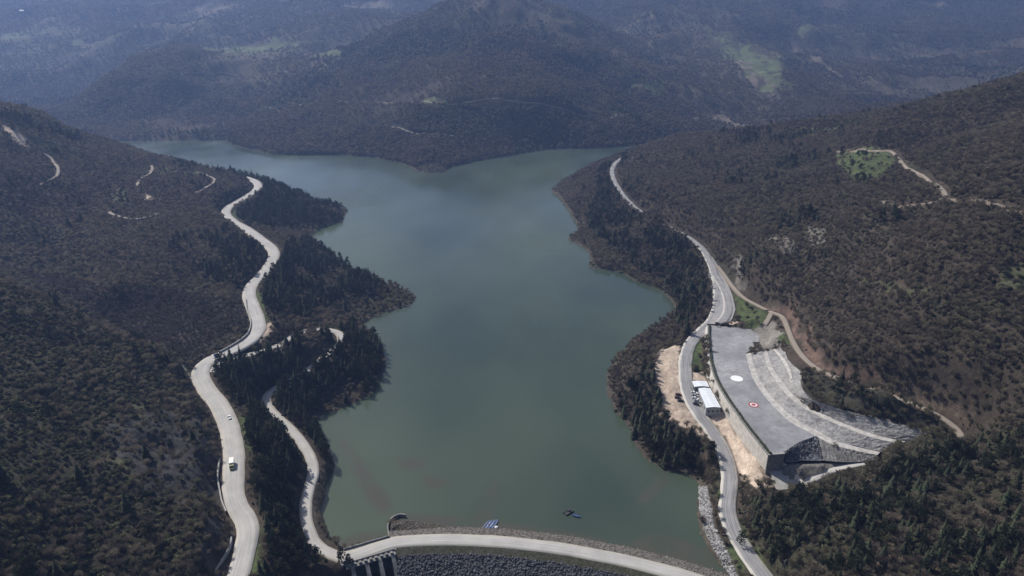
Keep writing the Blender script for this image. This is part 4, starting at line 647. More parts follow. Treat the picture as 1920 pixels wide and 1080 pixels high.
def scatter(name, sources, pts, size, turn, which, parent=None):
    pts = np.asarray(pts, float); n = len(pts)
    me = bpy.data.meshes.new(name); me.vertices.add(n); me.vertices.foreach_set('co', pts.ravel().astype(np.float32))
    me.attributes.new('size', 'FLOAT_VECTOR', 'POINT').data.foreach_set('vector', np.asarray(size, np.float32).ravel())
    me.attributes.new('turn', 'FLOAT_VECTOR', 'POINT').data.foreach_set('vector', np.asarray(turn, np.float32).ravel())
    me.attributes.new('which', 'INT', 'POINT').data.foreach_set('value', np.asarray(which, np.int32))
    o = link(bpy.data.objects.new(name, me), parent); tag(o, kind='stuff')
    md = o.modifiers.new('scatter', 'NODES'); md.node_group = scatter_group(sources); return o
def points_in(poly, n, jitter=None):
    A = np.array(poly)[:, :2]; out = np.zeros((0, 2))
    lo, hi = A.min(0), A.max(0); area = abs(np.dot(A[:, 0], np.roll(A[:, 1], -1)) - np.dot(A[:, 1], np.roll(A[:, 0], -1))) / 2
    k = int(n * (hi - lo).prod() / max(area, 1)) + 8
    p = lo + (hi - lo) * rng.random((k, 2))
    return p[inside(p[:, 0], p[:, 1], A)][:n]

def boulder_mesh(seed, mt, flat=0.7):
    bm = bmesh.new(); bmesh.ops.create_icosphere(bm, subdivisions=1, radius=0.5); r = random.Random(seed)
    for v in bm.verts: v.co *= r.uniform(0.72, 1.2); v.co.z *= flat; v.co.x *= 1.2
    me = bpy.data.meshes.new('boulder'); bm.to_mesh(me); bm.free(); me.materials.append(mt); return me

# ---------------------------------------------------------------- dam
CR = RD['crest']; T_ = np.gradient(CR[:, :2], axis=0); T_ /= np.linalg.norm(T_, axis=1, keepdims=True)
CN = np.stack([-T_[:, 1], T_[:, 0]], 1)                         # towards the lake
ksel = [i for i in range(len(CR)) if CR[i, 0] > -63.5 and CR[i, 0] < 122]
def section(offs): return [[(CR[i, 0] + CN[i, 0] * o, CR[i, 1] + CN[i, 1] * o, z) for o, z in offs] for i in ksel]
dam = empty('dam', (30, 276, 6), 0, 'rockfill embankment dam with a pale curved crest road above a dark stone face', 'dam')
def under(ob, par): ob.parent = par; ob.matrix_parent_inverse = Matrix.Translation(-par.location) if par.rotation_euler.z == 0 else par.matrix_basis.inverted(); return ob
def put(mb, name, mt, par, sm=False): return under(mb.obj(name, mt, None, sm), par)
M['fill_light'] = mat('fill_light', (0.15, 0.14, 0.125), 0.95, 0.1, [(0.3, 0.3, None), (1.2, 0.4, None)], bump=(0.9, 0.8), coords='World')
M['fill_dark'] = mat('fill_dark', (0.055, 0.055, 0.058), 0.95, 0.1, [(0.3, 0.3, None), (1.2, 0.4, None)], bump=(0.9, 0.8), coords='World')
M['verge_grass'] = mat('verge_grass', (0.05, 0.052, 0.032), 0.95, 0.1, [(0.25, 0.85, (0.075, 0.07, 0.058)), (1.0, 0.4, None)], bump=(1.5, 0.4), coords='World')
put(MB().loft(section([(44, -13), (17, 0.0), (5.2, 6.25), (4.0, 6.45)])), 'upstream_face', M['fill_light'], dam)
put(MB().loft(section([(4.0, 6.44), (-4.2, 6.44)])), 'crest_bed', M['fill_light'], dam)
put(MB().loft(section([(-4.2, 6.43), (-5.0, 6.35), (-8.5, 5.0)])), 'grass_verge', M['verge_grass'], dam)
put(MB().loft(section([(-8.5, 5.0), (-30, -8), (-80, -38)])), 'downstream_face', M['fill_dark'], dam)
def on_section(n, o0, o1, prof):
    k = rng.choice(ksel, n); f = rng.random(n); k2 = np.minimum(k + 1, len(CR) - 1); o = o0 + (o1 - o0) * rng.random(n)
    c = CR[k] * (1 - f)[:, None] + CR[k2] * f[:, None]; nn = CN[k]
    z = np.interp(o, [q[0] for q in prof], [q[1] for q in prof])
    return np.stack([c[:, 0] + nn[:, 0] * o, c[:, 1] + nn[:, 1] * o, z], 1)

# boulders of the bank below the road: the largest stand alone
BL = [boulder_mesh(i, M['rock_light']) for i in range(4)]; BD = [boulder_mesh(20 + i, M['rock_dark'], 0.8) for i in range(4)]
bp = points_in(RIPRAP_BANK, 1500); bz = np.maximum(GZ(bp[:, 0], bp[:, 1]), -0.5) + 0.25
bs = rng.uniform(0.6, 1.5, len(bp)) ** 1.0; big = np.argsort(-bs)[:150]
rest = np.setdiff1d(np.arange(len(bp)), big); srcL = []
for n_, i in enumerate(big):
    o = bpy.data.objects.new('boulder', BL[n_ % 4]); link(o); o.location = (bp[i, 0], bp[i, 1], bz[i] + 0.1)
    o.scale = np.array((1, 1, 1)) * bs[i] * 1.35; o.rotation_euler = (rng.uniform(-.4, .4), rng.uniform(-.4, .4), rng.uniform(0, 6.28))
    tag(o, 'pale grey boulder in the stone bank between lake and bank road', 'boulder', 'boulders along the bank road shore')
    if n_ < 4: srcL.append(o)
scatter('stone_bank', srcL, np.column_stack([bp[rest], bz[rest]]), bs[rest, None] * np.ones((1, 3)), rng.uniform(-.5, 6, (len(rest), 3)) * (0.1, 0.1, 1), rng.integers(0, 4, len(rest)))
# rock sources for the dam: loose stones on its face
darks = []
for i in range(4):
    p = on_section(1, -22, -14, [(-80, -38), (-30, -8), (-8.5, 5)])[0]
    o = under(bpy.data.objects.new('loose_stone', BD[i]), dam); link(o); o.location = tuple(p); o.scale = (1.6, 1.6, 1.6); darks.append(o)
p = on_section(15000, -62, -8.3, [(-80, -38), (-30, -8), (-8.5, 5)]); sz = rng.uniform(0.7, 1.7, len(p))
s1 = scatter('rockfill', darks, p, sz[:, None] * rng.uniform(0.8, 1.2, (len(p), 3)), rng.uniform(-3, 3, (len(p), 3)) * (0.2, 0.2, 1), rng.integers(0, 4, len(p))); under(s1, dam)
mids = []
for i in range(3):
    q_ = on_section(1, 6, 14, [(5.2, 6.25), (17, 0.0), (44, -13)])[0]; o = under(bpy.data.objects.new('loose_stone', boulder_mesh(40 + i, M['rock_mid'])), dam); link(o); o.location = tuple(q_); mids.append(o)
p = on_section(3200, 4.6, 19, [(5.2, 6.25), (17, 0.0), (44, -13)]); sz = rng.uniform(0.5, 1.2, len(p))
bq = points_in([(-66, 289), (-67, 305), (-56, 306), (-38, 301), (-28, 297), (-45, 288)], 420); p = np.vstack([p, np.column_stack([bq, np.maximum(GZ(bq[:, 0], bq[:, 1]), -.1) + .1])]); sz = np.concatenate([sz, rng.uniform(.4, 1.1, len(bq))])
s2 = scatter('riprap', mids, p, sz[:, None] * rng.uniform(0.8, 1.2, (len(p), 3)), rng.uniform(-3, 3, (len(p), 3)) * (0.2, 0.2, 1), rng.integers(0, 3, len(p))); under(s2, dam)

# ---------------------------------------------------------------- spillway
A0 = np.array((-87.0, 270.7)); A1 = np.array((-62.9, 281.2)); sd_ = (A1 - A0) / np.linalg.norm(A1 - A0); sn = np.array((sd_[1], -sd_[0])); SL = np.linalg.norm(A1 - A0); sang = math.atan2(sd_[1], sd_[0])
spill = empty('spillway', (A0[0], A0[1], 6.3), sang, 'concrete spillway with piers and dark gates under the crest road bridge', 'spillway')
def loc_box(a, b, o0, o1, z0, z1):                               # along the bridge, downstream positive
    return ((a + b) / 2, -(o0 + o1) / 2, (z0 + z1) / 2 - 6.3), (b - a, abs(o1 - o0), z1 - z0)
def sp(name, mt, *boxes, bev=0.0):
    m = MB()
    for bx in boxes: m.box(*loc_box(*bx))
    o = m.obj(name, mt, spill); return bevel(o, bev) if bev else o
sp('deck', M['concrete'], (-1, SL + 1, -4.7, 5.2, 5.0, 6.42))
sp('parapet', M['old_concrete'], (2.0, SL, -5.3, -4.75, 5.2, 7.5))
sp('parapet', M['concrete'], (1.0, SL, 4.75, 5.15, 6.2, 7.2))
sp('walkway', M['old_concrete'], (1.0, SL, 5.9, 8.4, 5.6, 6.2))
for k in range(9): sp('hoist', M['old_concrete'], (2.0 + k * 2.7, 3.4 + k * 2.7, 6.4, 7.9, 6.25, 7.4), bev=0.1)
for k, a in enumerate((4.0, 11.2, 17.8, 24.6)):
    m = MB(); prof = [(4.9, 6.0), (8.8, 6.0), (12.5, 3.2), (20.5, -3.5), (22, -6), (22, -18), (-7, -18), (-7, 5.0), (4.9, 5.0)]
    hw = 0.95
    n = len(m.v)
    for sgn in (-1, 1):
        for o, z in prof: m.v.append((a + sgn * hw * (1.25 if o > 18 else 1), -o, z - 6.3))
    K = len(prof); m.f.append(tuple(range(K - 1, -1, -1))); m.f.append(tuple(range(K, 2 * K)))
    for i in range(K): j = (i + 1) % K; m.f.append((i, j, K + j, K + i))
    o = m.obj('pier', M['old_concrete'], spill)
    for sgn in (-1, 1): MB().quad((a + sgn * 1.2, -17.5, -7.5), (a + sgn * 2.6, -21.5, -12), (a + sgn * 1.2, -21.5, -11.0)).obj('pier_fin', M['concrete'], o)
for a, b in ((5.0, 10.2), (12.2, 16.8), (18.8, 23.6)):
    m = MB(); rows = []
    for q in range(6):
        th = math.radians(-10 + 14 * q); rows.append([(a, -(7.5 + 5 * (1 - math.cos(th)) - 2.0), -6.3 + 5.0 - 8 * math.sin(th)), (b, -(7.5 + 5 * (1 - math.cos(th)) - 2.0), -6.3 + 5.0 - 8 * math.sin(th))])
    m.loft(rows).obj('gate', M['dark_steel'], spill, True)
sp('chute_floor', M['fill_dark'], (-4, SL + 3, 2, 70, -19, -13.5))
# curved guide wall in the lake beside the spillway
gw = catmull([(-64.0, 286.0, 0), (-67.2, 294.0, 0), (-68.6, 301.0, 0), (-67.0, 306.5, 0), (-63.2, 309.0, 0), (-60.0, 308.3, 0)], 1.5)
Tg = np.gradient(gw[:, :2], axis=0); Tg /= np.linalg.norm(Tg, axis=1, keepdims=True); Ng = np.stack([-Tg[:, 1], Tg[:, 0]], 1)
def wall_loft(P, N_, th, zb, zt): return MB().loft([[(p[0] + n[0] * a, p[1] + n[1] * a, z) for a, z in ((-th, zb), (-th, zt), (th, zt), (th, zb))] for p, n in zip(P, N_)])
gwall = wall_loft(gw, Ng, 0.35, -6.0, 2.0).obj('guide_wall', M['old_concrete']); tag(gwall, 'hooked concrete guide wall standing in the lake beside the spillway', 'wall')

# ---------------------------------------------------------------- plateau, terraces, retaining wall
def fill(name, poly, mt, sub=6.0, dz=0.0):
    bm = bmesh.new(); vs_ = [bm.verts.new((p[0], p[1], p[2] + dz)) for p in poly]; f = bm.faces.new(vs_); bmesh.ops.triangulate(bm, faces=[f])
    if f.normal.z < 0: bmesh.ops.reverse_faces(bm, faces=bm.faces[:])
    me = bpy.data.meshes.new(name); bm.to_mesh(me); bm.free(); me.materials.append(mt); return link(bpy.data.objects.new(name, me))
def resample(P, n):
    P = catmull(P, 2.0); s_ = np.concatenate([[0], np.cumsum(np.linalg.norm(np.diff(P, axis=0), axis=1))]); t = np.linspace(0, s_[-1], n)
    return np.stack([np.interp(t, s_, P[:, k]) for k in range(3)], 1)
pad = fill('gravel_plateau', PLATEAU, M['gravel_pad']); tag(pad, kind='structure')
NR = 90
La, Lb, Lc, Ld, Le = (resample(p, NR) for p in (TERRACE_INNER_A, TERRACE_INNER_B, TERRACE_MID_A, TERRACE_MID_B, TERRACE_RIM))
def slope(name, P, Q, mt, rows_=9, rough=0.0, ext=0.0):
    rows = []
    for k in range(rows_):
        t = k / (rows_ - 1); r = P * (1 - t) + Q * t
        if rough and 0 < k < rows_ - 1:
            s_ = np.arange(NR) * 1.9; fur = fbm(s_ + 3 * t, s_ * 0 + 40 * t, 7, 3, 3) * 0.7 + fbm(s_, s_ * 0 + t * 2, 2.6, 2, 9) * 0.5
            r = r.copy(); r[:, 2] += rough * fur; r[:, 0] += rough * 0.6 * fbm(s_, s_ * 0 + t * 30, 5, 2, 17)
        rows.append([tuple(q) for q in r])
    return MB().loft(rows)
terr = empty('terraced_slope', tuple(Lc[40]), 0, 'stepped grey sprayed rock slope with two pale benches above the gravel plateau', 'terraced slope')
put(slope('b', La, Lb, M['bench'], 2), 'lower_bench', M['bench'], terr)
put(slope('s', Lb, Lc, M['shotcrete'], 12, 0.55), 'lower_face', M['shotcrete'], terr, False)
put(slope('b', Lc, Ld, M['bench'], 2), 'upper_bench', M['bench'], terr)
put(slope('s', Ld, Le, M['shotcrete'], 12, 0.6), 'upper_face', M['shotcrete'], terr, False)
sb = slice(0, 34); put(MB().loft([[tuple(p + (0, 0, .45)) for p in (Ld * .58 + Le * .42)[sb]], [tuple(p + (0, 0, .5)) for p in (Ld * .46 + Le * .54)[sb]], [tuple(p - (0, 0, .4)) for p in (Ld * .42 + Le * .58)[sb]]]), 'short_bench', M['bench'], terr)
Lf = Le.copy(); Nx = np.gradient(Le[:, :2], axis=0); Nx /= np.linalg.norm(Nx, axis=1, keepdims=True); Lf[:, 0] -= Nx[:, 1] * -1.2 * -1; 
Lf[:, :2] = Le[:, :2] + np.stack([-Nx[:, 1], Nx[:, 0]], 1) * 3.0; Lf[:, 2] = np.minimum(GZ(Lf[:, 0], Lf[:, 1]) - 0.8, Le[:, 2] + 2)
put(slope('r', Le, Lf, M['bench'], 3), 'rim_edge', M['fill_light'], terr)
# ditch walls across the lower face
wallo = empty('retaining_wall', tuple(WALL_BASE[5]), 0, 'tall pale concrete retaining wall holding up the gravel plateau', 'retaining wall')
NW = 56
Wb, Wt = resample(WALL_BASE, NW), resample(WALL_TOP, NW); Wb[:, 2] -= 1.0
for k in range(0, NW - 1, 2):                                    # cast panels, one by one
    a, b = k, min(k + 2, NW - 1)
    u = Wb[b] - Wb[a]; u /= np.linalg.norm(u); g_ = u * 0.035; out_ = np.array((-1.0, 0.25, 0)) * (0.05 * ((k // 2) % 2))
    m = MB(); q = [Wb[a] + g_, Wb[b] - g_, Wt[b] - g_, Wt[a] + g_]; back = np.array((0.8, 0, 0))
    q = [p + out_ for p in q]
    m.v += [tuple(p) for p in q] + [tuple(p + back) for p in q]
    m.f += [(3, 2, 1, 0), (4, 5, 6, 7), (0, 1, 5, 4), (1, 2, 6, 5), (2, 3, 7, 6), (3, 0, 4, 7)]
    put(m, 'wall_panel', M['wall_panel'], wallo)
core = Wb.copy() + (0.5, 0, 0); cort = Wt.copy() + (0.5, 0, -0.2)
put(MB().loft([[tuple(p) for p in core], [tuple(p) for p in cort]]), 'wall_core', M['old_concrete'], wallo)
Tw = np.gradient(Wt[:, :2], axis=0); Tw /= np.linalg.norm(Tw, axis=1, keepdims=True); Nw = np.stack([-Tw[:, 1], Tw[:, 0]], 1); Nw *= np.sign(Nw[:, :1] + 1e-6)
put(MB().loft([[(p[0] + n[0] * a, p[1] + n[1] * a, p[2] + z) for a, z in ((-0.15, -0.3), (-0.15, 0.35), (0.7, 0.35), (0.7, -0.3))] for p, n in zip(Wt, Nw)]), 'coping', M['old_concrete'], wallo)
ew = np.array(END_WALL); put(MB().prism([(ew[0][0], ew[0][1] - 0.2), (ew[1][0], ew[1][1] - 0.2), (ew[1][0], ew[1][1] + 0.8), (ew[0][0], ew[0][1] + 0.8)], 13.0, 29.9), 'end_wall', M['old_concrete'], wallo)
put(MB().prism([(ew[0][0], ew[0][1] - 0.5), (ew[1][0], ew[1][1] - 0.5), (ew[1][0], ew[1][1] + 0.5), (ew[0][0], ew[0][1] + 0.5)], 29.9, 30.4), 'end_coping', M['concrete'], wallo)
# hedge and fence line on the plateau edge
M['hedge'] = mat('hedge', (0.04, 0.045, 0.028), 0.95, 0.1, [(0.6, 0.5, None)], coords='World')
hp = catmull([(p[0] + 1.6, p[1], p[2] + 0.1) for p in WALL_TOP], 1.2); m = MB(); rows = []
for i, p in enumerate(hp):
    h_ = 0.9 + 0.7 * rng.random(); q = 0.5 + 0.4 * rng.random(); rows.append([(p[0] - q, p[1], p[2] - .2), (p[0] - q * .7, p[1], p[2] + h_ * .8), (p[0] + q * .5, p[1], p[2] + h_), (p[0] + q, p[1], p[2] - .2)])
tag(m.loft(rows).obj('hedge', M['hedge']), 'long dark hedge along the plateau edge on top of the tall wall', 'hedge')
tp = catmull([(PLATEAU[0][0], PLATEAU[0][1] + 0.8, 27.0), (PLATEAU[1][0], PLATEAU[1][1] + 0.8, 27.3), (PLATEAU[2][0], PLATEAU[2][1] + .8, 28.0)], 2.5)
fence = empty('fence', tuple(tp[0]), 0, 'low dark fence across the upper end of the gravel plateau', 'fence')
for i, p in enumerate(tp):
    put(MB().box((p[0], p[1], p[2] + 0.7), (0.14, 0.14, 1.8)), 'post', M['dark_steel'], fence)
    if i:
        q = tp[i - 1]
        put(MB().loft([[(p[0], p[1] + .05, p[2] + z) for z in (0.1, 1.45)], [(q[0], q[1] + .05, q[2] + z) for z in (0.1, 1.45)]]), 'mesh_panel', M['hedge'], fence)
# landing marks
pd = PALE_DISC[0]; tag(MB().prism([(pd[0] + 4.1 * math.cos(t_), pd[1] + 4.1 * math.sin(t_)) for t_ in np.linspace(0, 6.283, 40, endpoint=False)], 29.2, 29.82).obj('water_tank_lid', M['white_paint']), 'round white disc lying on the grey gravel plateau', 'round pad')
rdm = empty('landing_mark', (RED_DISC[0][0], RED_DISC[0][1], 30.0), 0, 'red and white painted round landing mark on the plateau', 'landing mark')
def disc(r, z, r2=0.0, n=36): 
    m = MB()
    if r2: m.loft([[(r * math.cos(t_), r * math.sin(t_), z) for t_ in np.linspace(0, 2 * math.pi, n + 1)], [(r2 * math.cos(t_), r2 * math.sin(t_), z) for t_ in np.linspace(0, 2 * math.pi, n + 1)]])
    else: m.prism([(r * math.cos(t_), r * math.sin(t_)) for t_ in np.linspace(0, 2 * math.pi, n, endpoint=False)], z - 0.6, z)
    return m
disc(3.3, 0.10).obj('red_disc', M['red_paint'], rdm); disc(2.2, 0.115, 1.5).obj('white_ring', M['white_paint'], rdm)
# rough stone wedge, chute and lower road
wg = np.array(WEDGE); m = MB(); nk = 26
top = np.stack([np.interp(np.linspace(0, 4, nk), range(5), wg[[0, 1, 2, 3, 4]][:, k]) for k in range(3)], 1); bot = np.stack([np.interp(np.linspace(0, 3, nk), range(4), wg[[7, 6, 5, 5]][:, k]) for k in range(3)], 1)
rows = []
for k in range(9):
    t_ = k / 8; r = top * (1 - t_) + bot * t_; r[:, 2] += (0 if k in (0,) else 1) * 0.9 * fbm(np.arange(nk) * 1.7, np.arange(nk) * 0 + k * 2.0, 3, 2, 4); rows.append([tuple(q) for q in r])
wrows = np.array(rows); sslope = tag(m.loft(rows).obj('stone_slope', M['dark_gravel']), 'dark blue grey broken stone slope at the foot of the plateau', 'stone slope')
wi, wj = rng.integers(1, 8, 420), rng.integers(0, nk - 1, 420); wf = rng.random((420, 1)); wp_ = wrows[wi, wj] * wf + wrows[wi - 1, wj + 1] * (1 - wf)
scatter('broken_stones', darks, wp_, rng.uniform(.6, 1.6, (420, 1)) * np.ones((1, 3)), rng.uniform(-3, 3, (420, 3)) * (.2, .2, 1), rng.integers(0, 4, 420), sslope)
M['gully_rock'] = mat('gully_rock', (0.17, 0.165, 0.16), 0.95, 0.1, [(0.12, 0.3, None), (0.6, 0.3, None)], bump=(0.9, 0.7), coords='World')
gt, gf = resample(GULLY_TOP, NR), resample(GULLY_FOOT, NR); put(slope('g', gf, gt, M['gully_rock'], 8, 0.7), 'gully_face', M['gully_rock'], terr)
ch = CHUTE; chute = empty('chute', ch[0], 0, 'sloping pale concrete chute with a raised kerb below the tall wall end', 'chute')
put(MB().prism([p[:2] for p in ch], [p[2] - 7 for p in ch], [p[2] for p in ch]), 'slab', M['concrete'], chute)
ck = np.array(CHUTE_KERB); m = MB()
rows = [[(p[0] - .7, p[1], p[2] - 7), (p[0] - .7, p[1], p[2] + .9), (p[0] + .7, p[1], p[2] + .9), (p[0] + .7, p[1], p[2] - 7)] for p in catmull(ck, 1.5)]
put(m.loft(rows), 'kerb', M['wall_panel'], chute)
lr = catmull(LOWER_ROAD, 2.0); lr[:, 2] = np.maximum(lr[:, 2], GZ(lr[:, 0], lr[:, 1]) + .3)
tag(ribbon('lower_road', lr, 5.0, m_slip, lift=0.1, skirt=7), kind='structure')

# ---------------------------------------------------------------- gutters and low walls by the main road
LW = ['low pale concrete wall on the uphill side of the road bend', 'low pale concrete wall beside the road at the truck', 'low pale concrete wall inside the lowest road curve']
for gpts, lb in zip(GUTTER_WALLS, LW):
    P = catmull(gpts, 2.0); Tg = np.gradient(P[:, :2], axis=0); Tg /= np.linalg.norm(Tg, axis=1, keepdims=True); Ng = np.stack([-Tg[:, 1], Tg[:, 0]], 1)
    m = MB().loft([[(p[0] + n[0] * a, p[1] + n[1] * a, p[2] + z) for a, z in ((-.35, -3), (-.35, .7), (.35, .7), (.35, -3))] for p, n in zip(P, Ng)])
    tag(m.obj('low_wall', M['concrete']), lb, 'wall', 'low walls along the main road')
hd = catmull([(a, b, gz(a, b) + 0.5) for a, b in HILL_DITCH], 2.0)
tag(MB().loft([[(p[0] - .5, p[1], p[2] - 1), (p[0] - .5, p[1], p[2] + .3), (p[0] + .5, p[1], p[2] + .3), (p[0] + .5, p[1], p[2] - 1)] for p in hd]).obj('drain', M['concrete']), 'straight concrete drain running down the spur to the road', 'drain')

# ---------------------------------------------------------------- sheds
def shed(name, roof, ground_z, label, ribs):
    R_ = np.array(roof); c = R_.mean(0); e = empty(name, (c[0], c[1], ground_z), 0, label, 'shed')
    P = R_ - (c[0], c[1], ground_z)
    put_ = lambda mb, nm, mt: mb.obj(nm, mt, e)
    edges = [(0, 1, 'rear_wall'), (1, 2, 'side_wall'), (2, 3, 'front_wall'), (3, 0, 'side_wall')]
    cc = np.array((0, 0))
    for i, j, nm in edges:
        a, b = P[i] * (0.97, 0.97, 1), P[j] * (0.97, 0.97, 1); d = (b - a)[:2]; d = d / np.linalg.norm(d); nrm = np.array((d[1], -d[0])) * 0.12
        if np.dot(nrm, a[:2]) < 0: nrm = -nrm
        a2, b2 = a[:2] + d * .13, b[:2] - d * .13
        put_(MB().prism([tuple(a2), tuple(b2), tuple(b2 - nrm), tuple(a2 - nrm)], -1.5, a[2] - 0.15), nm, M['wall_sheet'])
    # roof: seamed sheets between ridge and eaves
    n = ribs
    for k in range(n):
        t0, t1 = k / n + 0.004, (k + 1) / n - 0.004
        a0, a1 = P[0] * (1 - t0) + P[3] * t0, P[0] * (1 - t1) + P[3] * t1; b0, b1 = P[1] * (1 - t0) + P[2] * t0, P[1] * (1 - t1) + P[2] * t1
        mid0, mid1 = (a0 + b0) / 2 + (0, 0, 0.5), (a1 + b1) / 2 + (0, 0, 0.5)
        m = MB(); rows = [[tuple(a0), tuple(mid0), tuple(b0)], [tuple(a1), tuple(mid1), tuple(b1)]]; m.loft(rows)
        lo = len(m.v); m.v += [(p[0], p[1], p[2] - 0.12) for p in m.v[:6]]; m.f += [(9, 10, 7, 6), (10, 11, 8, 7), (0, 3, 9, 6), (5, 2, 8, 11), (0, 6, 7, 1), (1, 7, 8, 2), (3, 4, 10, 9), (4, 5, 11, 10)]
        put_(m, 'roof_sheet', M['roof_sheet'])
    d = P[2] - P[3]; 
    for k in range(3):
        t_ = 0.2 + 0.3 * k; q = P[3] * (1 - t_) + P[2] * t_; fw = MB().box((q[0], q[1] * 0.97 - 0.16, 2.0), (1.4, 0.08, 1.2)).obj('window', M['glass'], e)
    for k in range(4):
        t_ = 0.15 + 0.22 * k; q = P[0] * (1 - t_) + P[3] * t_; MB().box((q[0] * 0.97 - 0.22, q[1], 1.5 if k == 1 else 2.0), (0.08, 1.5, 3.0 if k == 1 else 1.2)).obj('door' if k == 1 else 'window', M['wall_sheet'] if k == 1 else M['glass'], e)
    return e
shed('long_shed', SHED_ROOF, 19.6, 'long shed with a white sheet roof between bank road and tall wall', 12)
shed('small_shed', HUT_ROOF, 20.4, 'smaller white roofed shed standing behind the long shed', 6)

# ---------------------------------------------------------------- vehicles
def wheel_mesh():
    m = MB(); m.tube((0, -0.11, 0), (0, 0.11, 0), 0.33, k=12); return m.mesh('wheel', M['rubber'])
WHEEL = wheel_mesh()
def car_parts():
    b = MB(); prof = [(-2.15, .35), (-2.2, .7), (-2.1, .92), (-1.2, .98), (1.0, .96), (2.0, .82), (2.2, .62), (2.15, .35)]
    b.loft([[(x, -0.84, z) for x, z in prof], [(x, -0.9, z) for x, z in prof], [(x, 0.9, z) for x, z in prof], [(x, 0.84, z) for x, z in prof]])
    b.f.append(tuple(range(7, -1, -1))); b.f.append(tuple(range(24, 32))); b.quad((-2.15, -.84, .35), (2.15, -.84, .35), (2.15, .84, .35), (-2.15, .84, .35))
    c = MB(); c.loft([[(-1.85, s_ * .78, .97), (-1.25, s_ * .62, 1.42), (0.25, s_ * .62, 1.42), (1.05, s_ * .78, .97)] for s_ in (-1, 1)]); c.f.append((3, 2, 1, 0)); c.f.append((4, 5, 6, 7))
    r = MB(); r.loft([[(-1.22, s_ * .6, 1.43), (-.5, s_ * .64, 1.48), (.22, s_ * .6, 1.43)] for s_ in (-1, 1)])
    return b, c, r
CB, CC_, CRF = car_parts(); CBm, CCm, CRm = CB.mesh('body', M['car_white']), CC_.mesh('cabin', M['glass']), CRF.mesh('roof', M['car_white'])
LAMPm = MB().box((0, 0, 0), (0.08, 0.34, 0.14)).mesh('headlight', M['white_paint'])
def car(x, y, z, rz, paint_, label, name='parked_car', group=None):
    e = empty(name, (x, y, z), rz, label, 'car', group)
    for me_, nm in ((CBm, 'body'), (CCm, 'cabin'), (CRm, 'roof')):
        o = link(bpy.data.objects.new(nm, me_), e)
        if nm != 'cabin': o.material_slots[0].link = 'OBJECT'; o.material_slots[0].material = M[paint_]
    for sx in (-1.35, 1.35):
        for sy in (-.8, .8): o = link(bpy.data.objects.new('wheel', WHEEL), e); o.location = (sx, sy, .33)
    for sy in (-.6, .6): o = link(bpy.data.objects.new('headlight', LAMPm), e); o.location = (2.19, sy, .68)
    return e
W_ = [('car_maroon', 'dark red parked car, farthest of the three on the sand lot by the lake'), ('car_brown', 'brown parked car in the middle of the three on the sand lot'), ('car_black', 'black parked car nearest the road of the three on the sand lot')]
for (x, y, z), (p_, lb) in zip(CARS_W, W_): car(x, y, max(z, gz(x, y)) + .02, math.radians(-12), p_, lb, group='cars on the sand lot')
E_ = [('car_white', 'white parked car beside the corner of the long shed'), ('car_silver', 'silver parked car between two white cars by the long shed'), ('car_white', 'white parked car in the middle of the row by the long shed'), ('car_silver', 'silver parked car next to the black car by the long shed'), ('car_black', 'black parked car at the roadside end of the row by the long shed'), ('car_black', 'black parked car tucked between the two sheds')]
for (x, y, z), (p_, lb) in zip(CARS_E, E_): car(x, y, max(z, gz(x, y)) + .02, math.radians(-28), p_, lb, group='cars parked by the sheds')
def road_at(name, x, y):
    P = RD[name]; i = int(((P[:, 0] - x) ** 2 + (P[:, 1] - y) ** 2).argmin()); i = min(max(i, 1), len(P) - 2); d = P[i + 1] - P[i - 1]
    return P[i, 2] + 0.15, math.atan2(d[1], d[0])
z_, a_ = road_at('main', *ROAD_CAR[0][:2]); car(ROAD_CAR[0][0], ROAD_CAR[0][1], z_, a_, 'car_white', 'small white car driving alone on the pale main road', 'moving_car')
z_, a_ = road_at('main', *TRUCK[0][:2])
tk = empty('truck', (TRUCK[0][0], TRUCK[0][1], z_), a_, 'box truck with white body and yellowish cab driving down the main road', 'truck')
bevel(MB().box((-1.5, 0, 2.2), (5.6, 2.45, 2.6)).obj('cargo_box', M['truck_box'], tk), .08)
cab = MB(); cab.loft([[(1.5, s_ * 1.12, .6), (1.5, s_ * 1.12, 2.7), (2.7, s_ * 1.08, 2.7), (3.25, s_ * 1.1, 1.7), (3.4, s_ * 1.12, .6)] for s_ in (-1, 1)]); cab.f.append((4, 3, 2, 1, 0)); cab.f.append((5, 6, 7, 8, 9)); cab.quad((1.5, -1.12, .6), (1.5, 1.12, .6), (1.5, 1.12, 2.7), (1.5, -1.12, 2.7))
cab.obj('cab', M['truck_cab'], tk)
MB().quad((2.78, -.95, 2.62), (2.78, .95, 2.62), (3.29, .98, 1.75), (3.29, -.98, 1.75)).obj('windscreen', M['glass'], tk)
MB().box((-0.4, 0, .75), (7.2, .9, .3)).obj('chassis', M['dark_steel'], tk)
for sx in (-3.3, -2.2, 2.4):
    for sy in (-.95, .95): o = link(bpy.data.objects.new('wheel', WHEEL), tk); o.location = (sx, sy, .48); o.scale = (1.45, 1.6, 1.45)
for sy in (-.8, .8): o = link(bpy.data.objects.new('headlight', LAMPm), tk); o.location = (3.42, sy, .85)

